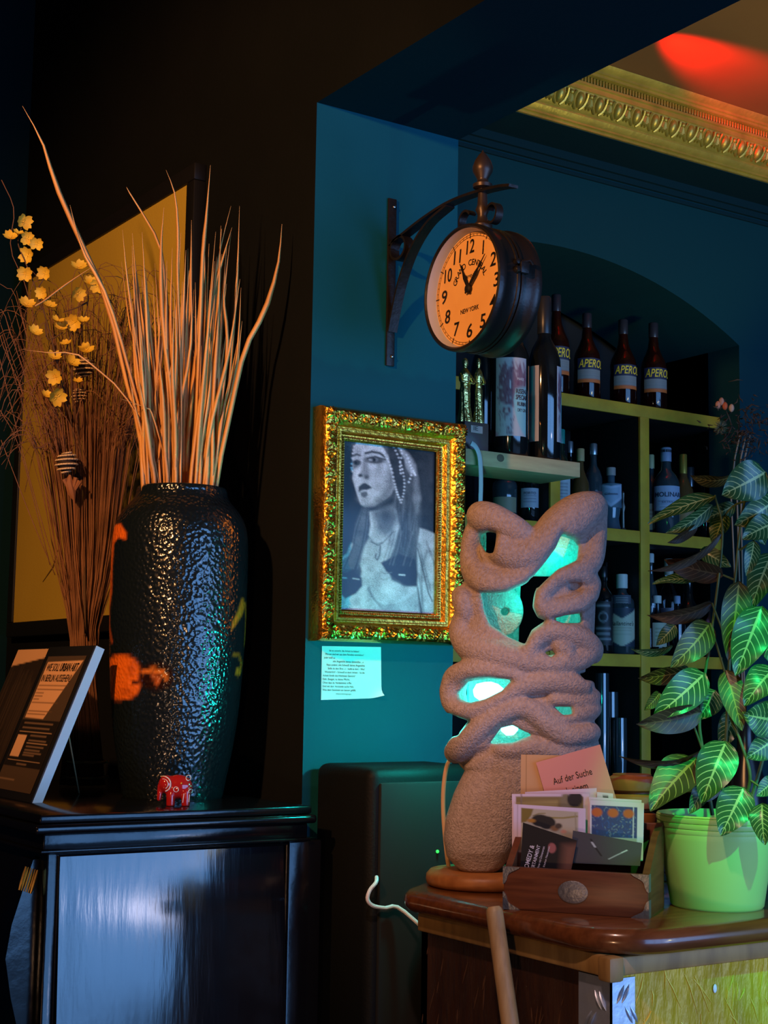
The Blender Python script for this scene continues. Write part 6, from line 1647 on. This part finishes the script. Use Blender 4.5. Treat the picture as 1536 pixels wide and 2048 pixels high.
for q in (.80, .86, .92):
    r_ = R0 + (R1 - R0) * (q + .03); prp += [(r_, ph_ * q), (r_ + .0015, ph_ * (q + .02)), (r_ + .0015, ph_ * (q + .05)), (r_ - .0006, ph_ * (q + .057))]
prp += [(R1, ph_ * .985), (R1 - .002, ph_), (R1 - .005, ph_), (R1 - .008, ph_ * .9), (R0 * .9, ph_ * .3)]
t = MB(); t.lathe(prp, PC, 64); t.build('pot', m_pot, plant, sharp=40)
t = MB(); t.lathe([(.0001, ph_ * .86), (R1 * .9, ph_ * .86)], PC, 32, cap=False); t.build('soil', mat('dark_soil', (.012, .009, .006), .95, bump=.8, bscale=60), plant)
def leaf(base, tip, w, d0=0.0, d1=0.0, roll=0.0, m=None, fold=.25, droop=.10, wave=0.0, par=plant):
    """base, tip in photo pixels; w full width in pixels; d depth towards the viewer in metres"""
    A = near(base[0], base[1], PC, d0); B_ = near(tip[0], tip[1], PC, d1)
    ax_ = B_ - A; Ln = np.linalg.norm(ax_); ax_ /= Ln
    vw = EYE - A; vw /= np.linalg.norm(vw); nrm = vw - ax_ * np.dot(vw, ax_); nrm /= np.linalg.norm(nrm); sd_ = np.cross(nrm, ax_)
    nrm, sd_ = nrm * math.cos(roll) + sd_ * math.sin(roll), sd_ * math.cos(roll) - nrm * math.sin(roll)
    nu, nv = 17, 9; G = np.zeros((nu, nv, 3)); UV = np.zeros((nu, nv, 2)); W_ = w * kP / 2
    for i in range(nu):
        s = i / (nu - 1); wd = W_ * (max(0, math.sin(PI * min(1, s ** .78))) ** .72) * (1 - .25 * s) + .0006
        if s > .97: wd = .0006
        cen = A + ax_ * Ln * s + nrm * Ln * droop * math.sin(PI * s)
        for j in range(nv):
            q = (j / (nv - 1) - .5) * 2
            rip = wave * math.sin(s * 9 + q) * abs(q) * W_
            ribs = .030 * W_ * math.cos(2 * PI * (s * 9 - 2.1 * abs(q) ** 1.3)) * (abs(q) < .9)
            G[i, j] = cen + sd_ * wd * q + nrm * (fold * wd * abs(q) - fold * wd * .5 + rip - ribs); UV[i, j] = (s, (q + 1) / 2)
    mb = MB(); mb.grid(G)
    return mb.build('leaf', m or m_leaf, par, sharp=0, uv=UV.reshape(-1, 2))
LV = [((1532, 944), (1443, 990), 92, .03, .05, .1, m_leaf, .1), ((1462, 955), (1380, 950), 46, -.02, .0, .9, m_leaf2, .2), ((1432, 992), (1296, 1048), 46, 0, .03, -.7, m_leaf, .2), ((1425, 1010), (1330, 1066), 40, -.02, 0, .5, m_leaf, .2),
      ((1442, 1068), (1296, 1142), 34, .02, .06, 1.0, m_dryl, .4), ((1446, 1150), (1328, 1118), 62, 0, .03, .6, m_dryl, .2), ((1424, 1206), (1294, 1230), 46, .02, .05, .7, m_dryl, .3), ((1395, 1160), (1305, 1168), 34, -.03, -.01, -.8, m_leaf, .2),
      ((1478, 1162), (1456, 1322), 64, .04, .05, .15, m_leaf2, .15), ((1420, 1246), (1340, 1336), 72, .02, .06, .2, m_leaf2, .15), ((1524, 1212), (1470, 1352), 84, .05, .07, .1, m_leaf, .12), ((1545, 1105), (1503, 1218), 66, .03, .04, -.2, m_leaf, .15),
      ((1410, 1346), (1305, 1438), 82, .04, .08, .1, m_leaf, .12), ((1452, 1340), (1484, 1462), 56, .04, .07, .1, m_leaf2, .15), ((1550, 1335), (1488, 1412), 70, .05, .08, -.2, m_leaf, .15), ((1552, 1440), (1486, 1428), 84, .05, .08, .2, m_leaf, .15),
      ((1550, 1478), (1492, 1516), 58, .04, .06, .3, m_leaf, .2), ((1452, 1482), (1402, 1607), 86, .07, .10, .0, m_leaf, .12), ((1488, 1574), (1441, 1672), 78, .12, .145, .05, m_leaf, .10), ((1404, 1424), (1272, 1448), 64, .05, .09, .4, m_dryl, .3),
      ((1408, 1500), (1238, 1512), 30, .05, .09, .9, m_dryl, .4), ((1392, 1515), (1300, 1622), 92, .06, .12, -.4, m_leaf2, .3), ((1408, 1565), (1378, 1628), 40, .06, .09, .3, m_leaf, .2), ((1524, 1606), (1530, 1690), 50, .13, .15, -.2, m_leaf, .2),
      ((1550, 1560), (1512, 1592), 40, .08, .11, .2, m_leaf, .2), ((1550, 1000), (1468, 1050), 70, .0, .03, .3, m_leaf, .2), ((1550, 1045), (1484, 1078), 60, .02, .05, -.2, m_leaf, .2), ((1450, 1030), (1428, 1092), 48, -.03, -.01, -.5, m_leaf, .2),
      ((1508, 1082), (1492, 1152), 34, .05, .06, .2, m_leaf, .3), ((1400, 1100), (1462, 1134), 40, -.05, -.04, .1, m_leaf, .2), ((1350, 1250), (1312, 1290), 36, -.04, -.02, .2, m_leaf, .2), ((1345, 1292), (1262, 1298), 26, .02, .05, .8, m_leaf, .3),
      ((1380, 1340), (1276, 1356), 50, .0, .03, .6, m_leaf2, .2), ((1430, 1380), (1395, 1440), 60, .0, .02, .2, m_leaf, .2), ((1470, 1420), (1440, 1500), 50, -.02, 0, .1, m_leaf, .2), ((1500, 1180), (1480, 1260), 50, -.02, 0, .4, m_leaf, .2),
      ((1530, 1250), (1545, 1330), 60, 0, .02, .1, m_leaf, .2), ((1440, 1560), (1380, 1600), 50, .02, .06, .5, m_leaf2, .2),
      ((1470, 1010), (1400, 1040), 44, -.04, -.03, .4, m_leaf, .2), ((1500, 1030), (1530, 1090), 50, -.03, -.02, .1, m_leaf, .2), ((1395, 1050), (1335, 1085), 34, -.02, .02, .9, m_dryl, .3), ((1320, 1385), (1288, 1420), 30, .0, .02, .4, m_leaf2, .2)]
for i, (a, b_, w, d0, d1, rl, mm, fo) in enumerate(LV):
    leaf(a, b_, w, d0, d1, rl, mm, fo, droop=.12 + .05 * math.sin(i * 2.3), wave=.10)
m_pst = mat('green_stem', (.10, .16, .05), .5)
ST = [[(1440, 1630, 0), (1452, 1480, .01), (1460, 1300, 0), (1470, 1160, 0), (1490, 1000, 0), (1530, 945, .03)], [(1470, 1640, .02), (1500, 1560, .05), (1480, 1480, .06), (1460, 1430, .05), (1450, 1345, .03)], [(1425, 1630, 0), (1405, 1500, .02), (1400, 1420, .03), (1425, 1250, .01), (1445, 1070, 0), (1430, 990, 0)],
      [(1480, 1640, .04), (1500, 1620, .10), (1492, 1590, .12), (1487, 1574, .12)], [(1470, 1520, .06), (1452, 1500, .07), (1452, 1484, .07)], [(1500, 1560, .05), (1530, 1580, .06), (1550, 1590, .06)], [(1490, 1640, 0), (1530, 1500, .02), (1545, 1400, .03), (1550, 1250, .02), (1545, 1110, .02)],
      [(1412, 1560, .02), (1395, 1520, .05)], [(1460, 1300, 0), (1424, 1206, .02)], [(1470, 1160, 0), (1446, 1150, 0)], [(1480, 1100, 0), (1510, 1080, .04)], [(1400, 1420, .03), (1408, 1346, .04)], [(1405, 1500, .02), (1380, 1430, .05)], [(1450, 1345, .03), (1420, 1246, .02)], [(1500, 1000, 0), (1470, 1010, -.02), (1450, 1030, -.03)]]
for s in ST:
    t = MB(); P = [near(x, y, PC, d) for x, y, d in s]; nn_ = 6 * len(s); t.tube(spline(P, nn_), np.linspace(.0036 if len(s) > 4 else .0022, .0018, nn_), 8); t.build('stem', m_pst, plant)
